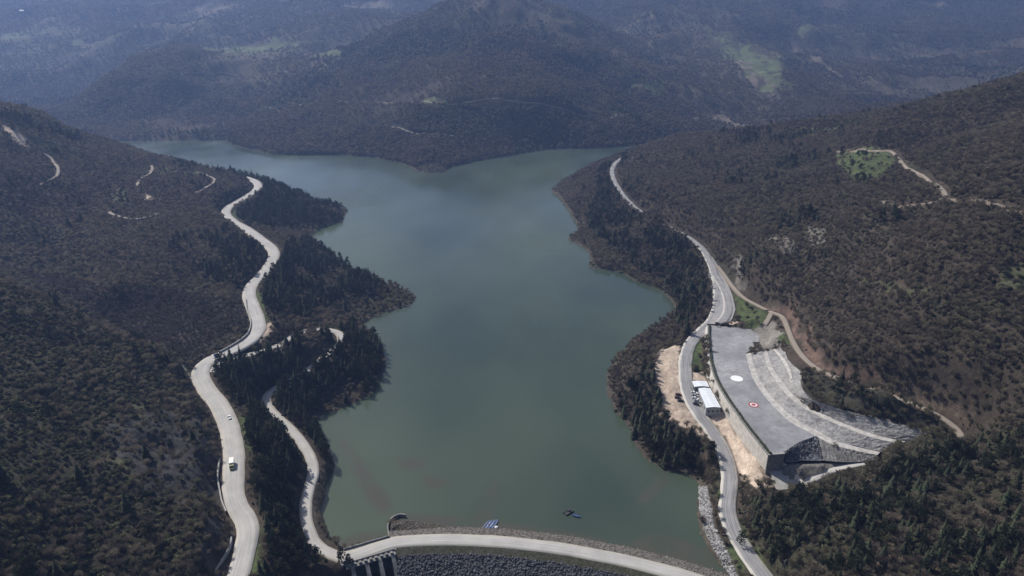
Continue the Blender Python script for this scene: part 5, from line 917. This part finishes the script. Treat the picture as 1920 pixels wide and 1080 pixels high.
# ---------------------------------------------------------------- boats and raft
def boat(x, y, rz, L_, W2, mt, label, group=None, stripe=True):
    e = empty('boat', (x, y, 0.05), rz, label, 'boat', group); m = MB()
    st = [(-L_ / 2, .85), (-L_ / 4, 1.0), (L_ / 8, 1.0), (L_ / 3, .7), (L_ / 2, .06)]
    m.loft([[(x_, -W2 * f, .65), (x_, -W2 * f * .8, -.1), (x_, W2 * f * .8, -.1), (x_, W2 * f, .65)] for x_, f in st]); m.f.append((3, 2, 1, 0)); m.obj('hull', mt, e)
    d = MB(); d.loft([[(x_, -W2 * f * .9, .5), (x_, W2 * f * .9, .5)] for x_, f in st]); d.obj('deck', mt, e)
    if stripe:
        for s_ in (-1, 1):
            g_ = MB(); g_.loft([[(x_, s_ * W2 * f * .93, .68), (x_, s_ * W2 * f * 1.03, .68)] for x_, f in st]); g_.obj('gunwale', M['white_paint'], e)
    for x_ in (-L_ / 4, L_ / 10): MB().box((x_, 0, .55), (.3, W2 * 1.7, .08)).obj('thwart', M['wood'], e)
    return e
bl = ['blue boat with white rails moored nearest the spillway wall', 'blue boat with white rails moored in the middle of three', 'blue boat with white rails moored next to the white float']
for (x, y, z), lb in zip(MOOR[:3], bl): boat(x, y, math.radians(62), 8.0, .95, M['blue'], lb, 'blue boats moored at the dam')
x, y, z = MOOR[3]; m = MB(); 
bm = bmesh.new(); bmesh.ops.create_uvsphere(bm, u_segments=12, v_segments=8, radius=.9); me_ = bpy.data.meshes.new('float'); bm.to_mesh(me_); bm.free(); me_.materials.append(M['white_paint'])
o = link(bpy.data.objects.new('float', me_)); o.location = (x, y, .5); o.scale = (1.2, 1, .8); tag(o, 'white round float at the waterline beside the blue boats', 'float')
x, y, z = MOOR[4]; raft = empty('work_raft', (x, y, .1), math.radians(40), 'black work raft with drums and a box floating in the lake', 'raft')
MB().box((0, 0, .25), (5.2, 3.0, .35)).obj('platform', M['dark_steel'], raft)
for s_ in (-1.2, 1.2): MB().tube((-2.9, s_, .1), (2.9, s_, .1), .45, k=10).obj('pontoon', M['rubber'], raft)
MB().box((.8, .2, .95), (1.6, 1.4, 1.1)).obj('pump_box', M['dark_steel'], raft); MB().tube((-1.2, 0, .4), (-1.2, 0, 2.3), .07).obj('mast', M['steel'], raft)
for s_ in (-1.3, 1.3): MB().box((0, s_, .95), (4.8, .06, .06)).obj('rail', M['steel'], raft)
x, y, z = MOOR[5]; boat(x, y, math.radians(-25), 4.6, .9, M['blue'], 'small light blue boat floating beside the black work raft', None, False)

# ---------------------------------------------------------------- signs, poles, far house
for (x, y, z), lb, rz in zip(SIGNS, ('blue road sign on two posts at the slip road junction', 'blue road sign on two posts beside the road above the truck'), (0.4, 0.2)):
    z0 = gz(x, y); s_ = empty('road_sign', (x, y, z0), rz, lb, 'road sign', 'blue road signs'); MB().box((0, 0, 3.0), (3.4, .12, 2.0)).obj('panel', M['sign_blue'], s_)
    MB().box((0, -.065, 3.0), (3.1, .01, .06)).obj('border_line', M['white_paint'], s_)
    for q in (-1.2, 1.2): MB().tube((q, .12, -.5), (q, .12, 4.0), .08).obj('post', M['steel'], s_)
for (x, y), lb in zip(POLES, ('thin grey utility pole beside the bank road bend', 'thin grey utility pole near the lowest end of the bank road')):
    p_ = empty('utility_pole', (x, y, gz(x, y)), 0.5, lb, 'utility pole', 'utility poles by the bank road'); MB().tube((0, 0, -.5), (0, 0, 9.5), .16, .1).obj('pole', M['old_concrete'], p_)
    MB().box((0, 0, 9.0), (2.2, .14, .14)).obj('crossarm', M['steel'], p_)
    for q in (-1, 0, 1): MB().tube((q, 0, 9.07), (q, 0, 9.4), .07).obj('insulator', M['white_paint'], p_)
x, y = FAR_HOUSE[0]; fh = empty('farm_house', (x, y, gz(x, y)), 0.3, 'tiny white farm house high on the farthest hillside', 'house')
MB().box((0, 0, 4), (15, 10, 9)).obj('wall', M['white_paint'], fh)
m = MB(); m.loft([[(-8, -5.6, 8.5), (-8, 0, 11.5), (-8, 5.6, 8.5)], [(8, -5.6, 8.5), (8, 0, 11.5), (8, 5.6, 8.5)]]); m.obj('roof', M['white_paint'], fh)

# ---------------------------------------------------------------- driftwood
pts = []
for P, dens in zip(DEBRIS, (9000, 8000, 5000, 1500, 1200, 800, 600, 300, 250)): pts.append(points_in(P, dens))
dp = np.vstack(pts); cl = fbm(dp[:, 0], dp[:, 1], 9, 4, 61); dp = dp[cl > -0.05]
dm = MB()
for x, y in dp:
    L_ = 0.3 + 1.8 * rng.random() ** 2.5; a_ = rng.uniform(0, 3.14); r_ = 0.08 + .2 * rng.random() ** 2; dx, dy = math.cos(a_) * L_, math.sin(a_) * L_; nx_, ny_ = -math.sin(a_) * r_, math.cos(a_) * r_; n = len(dm.v)
    dm.v += [(x - dx, y - dy, .02), (x + nx_, y + ny_, .03), (x + dx, y + dy, .02), (x - nx_, y - ny_, .03), (x, y, .05 + r_)]; dm.f += [(0, 3, 4), (3, 2, 4), (2, 1, 4), (1, 0, 4)]
tag(dm.obj('driftwood', M['drift']), kind='stuff')
# ---------------------------------------------------------------- trees
def tri_mesh(name, V, mats, trunk_faces=None):
    """V: (n,3,3) loose triangles"""
    V = np.asarray(V, np.float32); n = len(V); me = bpy.data.meshes.new(name)
    me.vertices.add(n * 3); me.vertices.foreach_set('co', V.ravel()); me.loops.add(n * 3); me.loops.foreach_set('vertex_index', np.arange(n * 3, dtype=np.int32))
    me.polygons.add(n); me.polygons.foreach_set('loop_start', np.arange(0, n * 3, 3, dtype=np.int32)); me.update(calc_edges=True)
    me.materials.append(mats); return me
def conifer_crown(seed, hgt=12.0, rad=2.5, layers=13, per=9, base=1.2):
    r = np.random.default_rng(seed); T = []
    for k in range(layers):
        f = k / (layers - 1); z = base + (hgt - base) * f; R = rad * (1 - f) ** 0.85 * r.uniform(0.8, 1.12) + 0.12
        n = max(4, int(per * (1 - 0.5 * f))); a0 = r.uniform(0, 6.28)
        for i in range(n):
            a = a0 + 6.283 * i / n + r.uniform(-.25, .25); L_ = R * r.uniform(0.7, 1.2); d = np.array((math.cos(a), math.sin(a), 0)); s_ = np.array((-d[1], d[0], 0))
            w_ = L_ * r.uniform(.26, .42) + .12; droop = L_ * r.uniform(.12, .42)
            root = np.array((0, 0, z + .35)); tip = d * L_ + (0, 0, z - droop); m1 = d * L_ * .55 + s_ * w_ + (0, 0, z - droop * .5 - .1); m2 = d * L_ * .55 - s_ * w_ + (0, 0, z - droop * .5 - .1); up = d * L_ * .5 + (0, 0, z + .1)
            T += [(root, m1, up), (root, up, m2), (m1, tip, up), (up, tip, m2)]
    T.append(((0.25, 0, hgt - .6), (-.12, .2, hgt - .6), (0, 0, hgt + .7))); T.append(((-.12, -.2, hgt - .6), (.25, 0, hgt - .6), (0, 0, hgt + .7)))
    return tri_mesh('crown', T, M['needles'])
def pine_crown(seed, hgt=10.5, rad=3.0, n=130):
    """irregular round-topped pine: tufts of needles on tiers of clumps"""
    r = np.random.default_rng(seed); T = []; cl = []
    for k in range(13):
        f = (k + .5) / 13; a = r.uniform(0, 6.28); R = rad * (1.0 - .75 * f ** 2) * r.uniform(.3, .75); cl.append((R * math.cos(a), R * math.sin(a), hgt * (.24 + .68 * f), rad * r.uniform(.34, .55) * (1.1 - .45 * f)))
    cl.append((0, 0, hgt * .95, rad * .3))
    for cx, cy_, cz, q in cl:
        for i in range(n // 10):
            d = r.normal(size=3); d /= np.linalg.norm(d); d[2] = abs(d[2]) * 1.0 - .25; p = np.array((cx, cy_, cz)) + d * q * (1.1, 1.1, .75) * r.uniform(.6, 1.05)
            t_ = np.cross(d, r.normal(size=3)); t_ /= np.linalg.norm(t_); g = d * .6 + (0, 0, .35); b = np.cross(t_, g); b /= np.linalg.norm(b) + 1e-6; L_ = q * r.uniform(.32, .6)
            T += [(p - t_ * L_, p + t_ * L_, p + g * L_ * 1.5), (p - b * L_, p + b * L_, p + g * L_ * 1.4)]
    return tri_mesh('crown', T, M['needles'])
def bare_crown(seed, hgt=7.5, rad=3.0, n=230, mt='twigs'):
    r = np.random.default_rng(seed); T = []
    cen = [(r.uniform(-.45, .45) * rad, r.uniform(-.45, .45) * rad, hgt * r.uniform(.5, .75), r.uniform(.5, .75)) for _ in range(6)]
    for i in range(n):
        cx, cy_, cz, q = cen[i % 6]; d = r.normal(size=3); d /= np.linalg.norm(d); d[2] = abs(d[2]) * .9 + .05
        R = rad * q; p = np.array((cx, cy_, cz)) + d * np.array((R, R, hgt * .3)) * r.uniform(.35, .85)
        g = d + r.normal(size=3) * .45 + (0, 0, .35); g /= np.linalg.norm(g); L_ = r.uniform(.8, 1.9); s_ = np.cross(g, r.normal(size=3)); s_ /= np.linalg.norm(s_); w_ = r.uniform(.09, .2)
        T.append((p - s_ * w_, p + s_ * w_, p + g * L_))
        if i % 3 == 0:
            q0 = np.array((cx * .3, cy_ * .3, hgt * .3)); s2 = np.cross(p - q0, (0.3, 0.2, 1)); s2 /= np.linalg.norm(s2); T.append((q0 - s2 * .08, q0 + s2 * .08, p))
    return tri_mesh('crown', T, M[mt])
def leaf_blob(seed, rad=1.3, n=110, squash=.85, size=.42, mt='leaves'):
    r = np.random.default_rng(seed); T = []; lobes = [(r.uniform(-.5, .5) * rad, r.uniform(-.5, .5) * rad, rad * r.uniform(.35, .75), r.uniform(.5, .8)) for _ in range(5)]
    for i in range(n):
        cx, cy_, cz, q = lobes[i % 5]; d = r.normal(size=3); d /= np.linalg.norm(d); d[2] = d[2] if d[2] > -.3 else -d[2]
        p = np.array((cx, cy_, cz)) + d * rad * q * np.array((1, 1, squash)) * r.uniform(.75, 1.05); t_ = np.cross(d, r.normal(size=3)); t_ /= np.linalg.norm(t_); b = np.cross(d, t_) + d * r.uniform(-.5, .5); L_ = size * rad * r.uniform(.6, 1.2)
        T += [(p - t_ * L_, p + t_ * L_ * .9 + b * L_ * .2, p + b * L_), (p - t_ * L_, p - b * L_ * .9, p + t_ * L_ * .9 + b * L_ * .2)]
    return tri_mesh('bush', T, M[mt])
def trunk_mesh(h, r): m = MB(); m.tube((0, 0, -.6), (0.05, 0, h * .5), r, r * .7, 6); m.tube((0.05, 0, h * .5), (0, 0.05, h), r * .7, r * .2, 6); return m.mesh('trunk', M['bark'])
def limb_trunk(h, r, seed):
    q = random.Random(seed); m = MB(); m.tube((0, 0, -.5), (.1, 0, h * .35), r, r * .75, 6)
    for k in range(4):
        a = k * 1.57 + q.uniform(-.4, .4); m.tube((.1, 0, h * q.uniform(.22, .36)), (math.cos(a) * h * .22, math.sin(a) * h * .22, h * q.uniform(.6, .8)), r * .55, r * .15, 5)
    return m.mesh('trunk', M['bark'])
CON = [pine_crown(1), conifer_crown(2, 11.5, 2.5, 13, 9), pine_crown(3, 9.5, 3.3), conifer_crown(4, 10.5, 2.8, 11, 10, 1.6)]; CONT = trunk_mesh(9.0, .22)
BAR = [bare_crown(11), bare_crown(12, 8.2, 2.7), bare_crown(13, 6.8, 3.2), bare_crown(14, 7.2, 2.6)]; BAR += [bare_crown(15, 7.5, 3.0, 230, 'dark_twigs'), bare_crown(16, 7.0, 2.8, 230, 'dark_twigs')]; BART = [limb_trunk(7, .2, i) for i in range(2)]
BSH = [leaf_blob(21), leaf_blob(22, 1.5, 120, .7), leaf_blob(23, 1.1, 90, 1.1), leaf_blob(24, 1.3, 110, .85, .42, 'sunlit_leaves'), leaf_blob(25, 1.4, 110, .75, .42, 'sunlit_leaves')]

def blocked(x, y, grow=0.0):
    """True where nothing tall may stand: water, roads, yards, sheets"""
    b = inside(x, y, LAKE)
    d_, _, _ = seg_dist(x, y, LAKE, True); b |= d_ < 1.2 + grow * .5
    for r in ROADS:
        if r['name'] == 'crest': cw = 27
        elif r['name'] == 'slip': cw = np.where((y < 388) | ((x > -147) & (y > 492)), r['w'] / 2 + 2.2, r['w'] / 2 + .5)
        else: cw = r['w'] / 2 + (3.2 if r['name'] == 'track' else 1.6)
        d_, _, _ = seg_dist(x, y, RD[r['name']][::2]); hit_ = d_ < cw + grow
        if r['name'] == 'crest': hit_ &= (x > -66) & (x < 112) | (d_ < 6)
        b |= hit_
    for t_ in TR:
        d_, _, _ = seg_dist(x, y, t_); b |= d_ < 2.8 + grow
    for P in [PLATEAU, FORECOURT, TERRACE_INNER_A + TERRACE_RIM[::-1], CHUTE_CUT, DOWNSTREAM, WEDGE, GULLY] + COVER['sand'] + COVER['grey'] + [RIPRAP_BANK]: b |= inside(x, y, P)
    for g_ in GUTTER_WALLS:
        d_, _, _ = seg_dist(x, y, g_); b |= d_ < 1.5
    for c_ in (SHED_ROOF, HUT_ROOF):
        d_, _, _ = seg_dist(x, y, c_, True); b |= (d_ < 3) | inside(x, y, c_)
    d_, _, _ = seg_dist(x, y, LOWER_ROAD); b |= d_ < 5
    d_, _, _ = seg_dist(x, y, GULLY, True); b |= d_ < 3.5
    d_, _, _ = seg_dist(x, y, CHUTE_KERB); b |= d_ < 3
    return b
def thin(p, r):
    """keep points at least about r apart (grid hashing)"""
    cell = {}; keep = []; r = np.broadcast_to(r, (len(p),))
    for i, (x, y) in enumerate(p):
        ri = r[i]; k = (int(x // 4), int(y // 4)); ok = True
        R_ = int(ri // 4) + 1
        for a in range(k[0] - R_, k[0] + R_ + 1):
            for b in range(k[1] - R_, k[1] + R_ + 1):
                for j in cell.get((a, b), ()):
                    if (p[j, 0] - x) ** 2 + (p[j, 1] - y) ** 2 < ri * ri: ok = False; break
                if not ok: break
            if not ok: break
        if ok: keep.append(i); cell.setdefault(k, []).append(i)
    return np.array(keep, int)
def px_size(x, y, z, s): return s / np.sqrt(np.asarray(x) ** 2 + np.asarray(y) ** 2 + (np.asarray(z) - CAM_H) ** 2)

LANDMARKS = [((-153, 311), 'beside the box truck'), ((-173, 359), 'beside the small white car'), ((-214, 443), 'by the slip road junction'), ((-185, 330), 'on the rock cut'), ((-150, 262), 'above the lowest road curve'), ((-220, 415), 'near the concrete drain'), ((-143, 505), 'at the tip of the slip road loop'),
    ((-160, 465), 'inside the slip road loop'), ((-118, 330), 'where the slip road runs along the lake'), ((-95, 275), 'at the spillway end of the slip road'), ((-128, 292), 'between the two roads near the dam'), ((-140, 400), 'between the two roads below the loop'), ((-112, 440), 'on the lake edge of the wooded knoll'), ((-125, 600), 'on the brown shore point'), ((-205, 630), 'below the middle road bend'),
    ((-165, 222), 'at the very bottom of the shaded spur'), ((-180, 262), 'midway between rock cut and lowest road curve'), ((-205, 222), 'in the darkest lower part of the spur'), ((-215, 285), 'in the hollow beside the rock cut'), ((-145, 275), 'beside the low wall below the truck'), ((-230, 330), 'on the spur behind the rock cut'), ((-180, 240), 'on the slope facing the lowest road curve'), ((-145, 235), 'right beside the lowest road curve'),
    ((-270, 300), 'low on the shaded spur'), ((-250, 240), 'at the foot of the shaded spur'), ((-260, 380), 'on the side of the shaded spur'), ((-320, 420), 'on the crest of the shaded spur'), ((-300, 500), 'in the gully behind the shaded spur'), ((-360, 600), 'on the slope behind the gully'), ((-280, 270), 'in the corner of the shaded spur'),
    ((118, 285), 'beside the bank road bend'), ((135, 258), 'near the end of the bank road'), ((150, 310), 'just below the sand yard'), ((172, 325), 'beside the chute'), ((200, 330), 'in front of the terraces'), ((235, 312), 'at the end of the hillside track'), ((185, 260), 'in the middle of the forest spur'), ((230, 245), 'at the lower corner of the forest spur'), ((170, 230), 'at the lower edge of the forest spur'), ((210, 290), 'on the top of the forest spur'),
    ((205, 360), 'between terraces and hillside track'), ((235, 380), 'above the brown scrub bank'), ((225, 470), 'above the red earth bank'), ((280, 400), 'on the hillside above the track'), ((330, 500), 'below the upper forest path'), ((100, 370), 'on the shore below the sand lot'), ((85, 450), 'on the lake shore beside the sand lot'), ((160, 560), 'on the shore below the forecourt'), ((130, 800), 'on the far shore below the bank road'), ((230, 800), 'above the far bank road'), ((-300, 900), 'on the far headland')]
LMX = np.array([l[0] for l in LANDMARKS], float)
def spot(x, y): return LANDMARKS[int(((LMX - (x, y)) ** 2).sum(1).argmin())][1]
def size_word(v, lo, hi): return 'small' if v < lo else ('large' if v > hi else 'middling')
# conifers, stand by stand
STAND_LABEL = dict(point='dark conifer on the far wooded headland below the pale road', bank='dark conifer on the wooded shore below the middle road bends', hairpin='dark conifer on the wooded knoll inside the slip road loop', between='dark conifer between the main road and the slip road',
    shore_strip='dark conifer on the narrow strip between slip road and lake', upslope='dark conifer on the slope above the middle road bend', rightpoint='dark conifer on the shore below the bank road', rightshore='dark conifer between the sand lot and the lake',
    corner='dark conifer in the forest beyond the bank road below the chute', farcorner='dark conifer on the shaded forest spur below the terraced slope', rim='dark conifer on the spur edge in front of the terraced slope', hill='dark conifer among bare trees on the hillside above the bank road',
    ridge='dark conifer along the ridge line above the left valley slope', lowleft='dark conifer at the foot of the dark spur below the rock cut', gorge='dark conifer in the gully behind the dark spur')
cp, cs_, cn = [], [], []
for nm, P, spc in STANDS:
    A = np.array(P); area = abs(np.dot(A[:, 0], np.roll(A[:, 1], -1)) - np.dot(A[:, 1], np.roll(A[:, 0], -1))) / 2
    q = points_in(P, int(area / (spc * spc) * 2.6)); q = q + rng.normal(0, 3.0, q.shape)
    dens = fbm(q[:, 0], q[:, 1], 30, 3, 5); q = q[dens > (-0.25 if spc < 5.7 else 0.0)]
    if len(q) == 0: continue
    k = thin(q, spc * .62); cp.append(q[k]); cn += [nm] * len(k)
    cs_.append(np.full(len(k), 1.0))
lone = np.array(LONE_CONIFERS); cp.append(lone); cn += ['lone'] * len(lone); cs_.append(np.ones(len(lone)))
# conifers thinly through the hillsides
q = np.column_stack([rng.uniform(-700, 620, 2600), rng.uniform(200, 1300, 2600)]); q = q[(fbm(q[:, 0], q[:, 1], 60, 3, 15) > .12)][:620]
cp.append(q); cn += ['strew'] * len(q); cs_.append(np.ones(len(q)))
cp = np.vstack(cp); cn = np.array(cn); ok = ~blocked(cp[:, 0], cp[:, 1], 1.2) | (cn == 'lone'); cp, cn = cp[ok], cn[ok]
cz = GZ(cp[:, 0], cp[:, 1]); ok = in_frame(cp[:, 0], cp[:, 1], cz + 5, .12); cp, cn, cz = cp[ok], cn[ok], cz[ok]
csz = np.clip(rng.normal(.9, .17, len(cp)), .5, 1.3) * np.where(np.isin(cn, ('between', 'hairpin')), 1.22, 1.02) * np.where(cn == 'farcorner', .85, 1); csz *= np.where(cn == 'lone', .9, 1)
STAND_LABEL['strew'] = 'dark conifer standing alone among bare trees on the hillside'
crot = rng.uniform(0, 6.28, len(cp)); cw_ = rng.integers(0, 4, len(cp))
vis = in_frame(cp[:, 0], cp[:, 1], cz + 5, 0.0); rank = np.argsort(-np.where(vis, px_size(cp[:, 0], cp[:, 1], cz, csz), 0)); lone_i = np.where(cn == 'lone')[0]
LONE_LABEL = ['tall conifer above the terraced slope, nearest the hillside track', 'conifer in the middle of the dark slope under the hillside track', 'lower conifer on the dark slope under the hillside track', 'conifer on the rear edge of the hill meadow', 'small conifer in the middle of the hill meadow', 'largest conifer in the hill meadow', 'conifer at the front edge of the hill meadow', 'conifer at the front corner of the hill meadow', 'conifer beside the pale track bend above the hill meadow', 'conifer just below the hill meadow',
    'large conifer at the spillway bridge end', 'conifer under the spillway bridge end', 'conifer on the lake side of the slip road bend', 'lone conifer leaning over the bank road near the dam', 'tall conifer in the brown valley clearing', 'second conifer in the brown valley clearing', 'conifer under the looping track on the far slope', 'conifer beside the pale bare patch on the ridge', 'conifer on the ridge meadow', 'conifer over the curved valley track', 'conifer on the far mountain meadow']
single = list(lone_i) + [i for i in rank if i not in set(lone_i.tolist())][:300 - len(lone_i)]
src_con = [None] * 4
for n_, i in enumerate(single):
    lab = LONE_LABEL[list(lone_i).index(i)] if cn[i] == 'lone' else size_word(csz[i], .85, 1.08) + (' broad' if cw_[i] % 2 == 0 else ' slim') + ' dark green conifer ' + spot(cp[i, 0], cp[i, 1])
    e = empty('conifer_tree', (cp[i, 0], cp[i, 1], cz[i]), crot[i], lab, 'tree', 'single conifers' if cn[i] == 'lone' else 'conifers ' + spot(cp[i, 0], cp[i, 1])); e.scale = (csz[i],) * 3
    v = int(cw_[i])
    o = link(bpy.data.objects.new('crown', CON[v]), e); src_con[v] = src_con[v] if src_con[v] else o
    link(bpy.data.objects.new('trunk', CONT), e)
rest = np.setdiff1d(np.arange(len(cp)), np.array(single))
up = lambda n: np.zeros((n, 2))
scatter('conifer_forest', src_con, np.column_stack([cp[rest], cz[rest]]), csz[rest, None] * np.column_stack([rng.uniform(.85, 1.2, (len(rest), 1))] * 2 + [rng.uniform(.85, 1.15, (len(rest), 1))]), np.column_stack([rng.uniform(-.06, .06, (len(rest), 2)), crot[rest]]), cw_[rest])

# bare trees over the near hills
def cover_class(x, y, names):
    b = np.zeros(len(x), bool)
    for k in names:
        for P in COVER[k]: b |= inside(x, y, P)
    return b
instand = np.zeros(0)
q = np.column_stack([rng.uniform(-760, 700, 520000), 185 + 1200 * rng.random(520000) ** 1.15])
zq = GZ(q[:, 0], q[:, 1]); ok = in_frame(q[:, 0], q[:, 1], zq + 3, .08); q, zq = q[ok], zq[ok]
dn = fbm(q[:, 0], q[:, 1], 60, 4, 25) + .5 * fbm(q[:, 0], q[:, 1], 14, 2, 26)
ok = rng.random(len(q)) < np.clip(.95 + .5 * dn, .25, 1.0); q, zq = q[ok], zq[ok]
ok = ~blocked(q[:, 0], q[:, 1], .6); q, zq = q[ok], zq[ok]
ok = ~(cover_class(q[:, 0], q[:, 1], ('grass', 'redsoil')) & (rng.random(len(q)) < .97)); q, zq = q[ok], zq[ok]
ok = ~(cover_class(q[:, 0], q[:, 1], ('rock', 'pale', 'verge', 'darkslope')) & (rng.random(len(q)) < .74)); q, zq = q[ok], zq[ok]
st = np.zeros(len(q), bool)
for nm, P, spc in STANDS:
    if spc < 5.7: st |= inside(q[:, 0], q[:, 1], P)
ok = ~(st & (rng.random(len(q)) < np.where(q[:, 0] > 110, .3, .6))); q, zq = q[ok], zq[ok]
k = thin(q, 1.55 + np.where(q[:, 0] > 100, .0008, .0016) * q[:, 1]); q, zq = q[k], zq[k]
ol = cover_class(q[:, 0], q[:, 1], ('olive', 'verge', 'rock')); vl = cover_class(q[:, 0], q[:, 1], ('valley',)); spur = inside(q[:, 0], q[:, 1], COVER['olive'][0])
isb = ~(vl & (rng.random(len(q)) < .9)) & (rng.random(len(q)) < np.where(ol, np.where(spur, .72, .5), .12) + np.clip(.4 * fbm(q[:, 0], q[:, 1], 170, 3, 55), -.15, .3))
hs = rng.uniform(.36, .7, len(q)) * np.where(q[:, 0] > 100, 1.22, 1.08) * (1 + .2 * fbm(q[:, 0], q[:, 1], 45, 2, 19)); dk = cover_class(q[:, 0], q[:, 1], ('valley',)) | (rng.random(len(q)) < np.clip(.12 + .9 * fbm(q[:, 0], q[:, 1], 75, 4, 88), 0, .75)); wq = np.where(dk, rng.integers(4, 6, len(q)), rng.integers(0, 4, len(q))); rq = rng.uniform(0, 6.28, len(q))  # every bare tree in the valley takes the darker copy, as painted shade
bi, si = np.where(~isb)[0], np.where(isb)[0]
def place_label(x, y):
    if x < 0:
        if y < 436 and x < -150 and not inside(np.array([x]), np.array([y]), COVER['rock'][0])[0]: return 'on the shaded spur above the main road'
        if inside(np.array([x]), np.array([y]), COVER['rock'][0])[0]: return 'on the dark rock cut beside the main road'
        return 'among the trees between main road and lake' if x > -135 else 'on the valley slope uphill of the main road'
    if y < 330: return 'in the shaded forest spur beyond the bank road'
    return 'on the wide hillside above the hillside track'
def largest(ix, n):
    vis = in_frame(q[ix, 0], q[ix, 1], zq[ix] + 3, 0.0); r = np.argsort(-np.where(vis, px_size(q[ix, 0], q[ix, 1], zq[ix], hs[ix]), 0)); return ix[r[:n]]
tb = largest(bi, 300); src_bar = [None] * 6; used = set()
for n_, i in enumerate(tb):
    pl = place_label(*q[i]); e = empty('bare_tree', (q[i, 0], q[i, 1], zq[i]), rq[i], size_word(hs[i], .54, .68) + ' leafless grey brown tree ' + spot(*q[i]), 'tree', 'bare trees ' + spot(*q[i])); e.scale = (hs[i],) * 3
    v = int(wq[i]) if n_ > 5 else n_; o = link(bpy.data.objects.new('crown', BAR[v]), e); src_bar[v] = src_bar[v] if src_bar[v] else o; link(bpy.data.objects.new('trunk', BART[n_ % 2]), e)
rest = np.setdiff1d(bi, tb)
scatter('bare_woodland', src_bar, np.column_stack([q[rest], zq[rest]]), hs[rest, None] * rng.uniform(.85, 1.2, (len(rest), 3)), np.column_stack([rng.uniform(-.12, .12, (len(rest), 2)), rq[rest]]), wq[rest])
ts = largest(si, 300); src_b = [None] * 5; bw = np.where(spur & (rng.random(len(q)) < np.clip(.35 + .0025 * (q[:, 1] - 240), .2, .9)), rng.integers(3, 5, len(q)), rng.integers(0, 3, len(q)))  # lightened bushes grow commoner up the spur, as painted sunlight
for n_, i in enumerate(ts):
    pl = place_label(*q[i]); v = int(bw[i]) if n_ > 4 else n_; o = link(bpy.data.objects.new('bush', BSH[v])); o.location = (q[i, 0], q[i, 1], zq[i] - .1); o.scale = (hs[i] * 1.7, hs[i] * 1.7, hs[i] * 1.6); o.rotation_euler = (0, 0, rq[i])
    tag(o, size_word(hs[i], .54, .68) + (' pale' if v > 2 else ' dark') + ' olive green bush ' + spot(*q[i]), 'bush', 'bushes ' + spot(*q[i])); src_b[v] = src_b[v] if src_b[v] else o
rest = np.setdiff1d(si, ts)
# low scrub between the trees
lq = np.column_stack([rng.uniform(-560, 520, 120000), 185 + 760 * rng.random(120000)]); lz = GZ(lq[:, 0], lq[:, 1]); ok = in_frame(lq[:, 0], lq[:, 1], lz, .06) & (fbm(lq[:, 0], lq[:, 1], 24, 3, 66) > -.12); lq, lz = lq[ok], lz[ok]
ok = ~blocked(lq[:, 0], lq[:, 1], -.9) & ~(cover_class(lq[:, 0], lq[:, 1], ('redsoil', 'grass', 'rock')) & (rng.random(len(lq)) < .92)); lq, lz = lq[ok], lz[ok]
ok = rng.random(len(lq)) < np.where((lq[:, 0] > 118) & (lq[:, 1] < 335), .95, np.where(lq[:, 0] > 100, .12, np.where(lq[:, 1] < 460, .55, .3))); lq, lz = lq[ok], lz[ok]
P3 = np.vstack([np.column_stack([q[rest], zq[rest]]), np.column_stack([lq, lz])]); S3 = np.concatenate([hs[rest] * 1.7, rng.uniform(.3, .85, len(lq))])
scatter('scrub', src_b, P3, S3[:, None] * rng.uniform(.8, 1.15, (len(P3), 3)), np.column_stack([np.zeros((len(P3), 2)), rng.uniform(0, 6.28, len(P3))]), np.concatenate([bw[rest], np.where(inside(lq[:, 0], lq[:, 1], COVER['olive'][0]) & (rng.random(len(lq)) < .5), 3 + rng.integers(0, 2, len(lq)), rng.integers(0, 3, len(lq)))]))
# the woods on the far mountains
N_ = 330000
fy = 1230 + 2400 * rng.random(N_) ** 1.25; fx = rng.uniform(-.85, .85, N_) * fy; f = np.column_stack([fx, fy]); fz = GZ(fx, fy)
ok = in_frame(fx, fy, fz + 4, .05) & (fz > 1.0); f, fz = f[ok], fz[ok]
dn = fbm(f[:, 0], f[:, 1], 260, 5, 35); ok = rng.random(len(f)) < np.clip(.65 + 1.2 * dn, .05, 1); f, fz = f[ok], fz[ok]
ok = ~(cover_class(f[:, 0], f[:, 1], ('lit_slope',)) & (rng.random(len(f)) < .3)) & ~(cover_class(f[:, 0], f[:, 1], ('farmeadow', 'faredge'))) & ~inside(f[:, 0], f[:, 1], LAKE); f, fz = f[ok], fz[ok]
for t_ in TR:
    if t_[:, 1].max() > 1200: d_, _, _ = seg_dist(f[:, 0], f[:, 1], t_); f, fz = f[d_ > 5], fz[d_ > 5]
fs = rng.uniform(.6, 1.1, len(f)) * (1 + (f[:, 1] - 1230) / 3500)
dark = (fbm(f[:, 0], f[:, 1], 240, 4, 45) > .3) & (rng.random(len(f)) < .6)
a_, b_ = np.where(~dark)[0], np.where(dark)[0]
scatter('far_woodland', src_bar, np.column_stack([f[a_], fz[a_]]), fs[a_, None] * np.ones((1, 3)), np.column_stack([np.zeros((len(a_), 2)), rng.uniform(0, 6.28, len(a_))]), np.where(rng.random(len(a_)) < np.clip(.2 + .9 * fbm(f[a_, 0], f[a_, 1], 220, 4, 88), 0, .8), rng.integers(4, 6, len(a_)), rng.integers(0, 4, len(a_))))
scatter('far_conifer_wood', src_con, np.column_stack([f[b_], fz[b_]]), fs[b_, None] * .8 * np.ones((1, 3)), np.column_stack([np.zeros((len(b_), 2)), rng.uniform(0, 6.28, len(b_))]), rng.integers(0, 4, len(b_)))
print('COUNTS', len(cp), len(bi), len(si), len(lq), len(a_), len(b_))
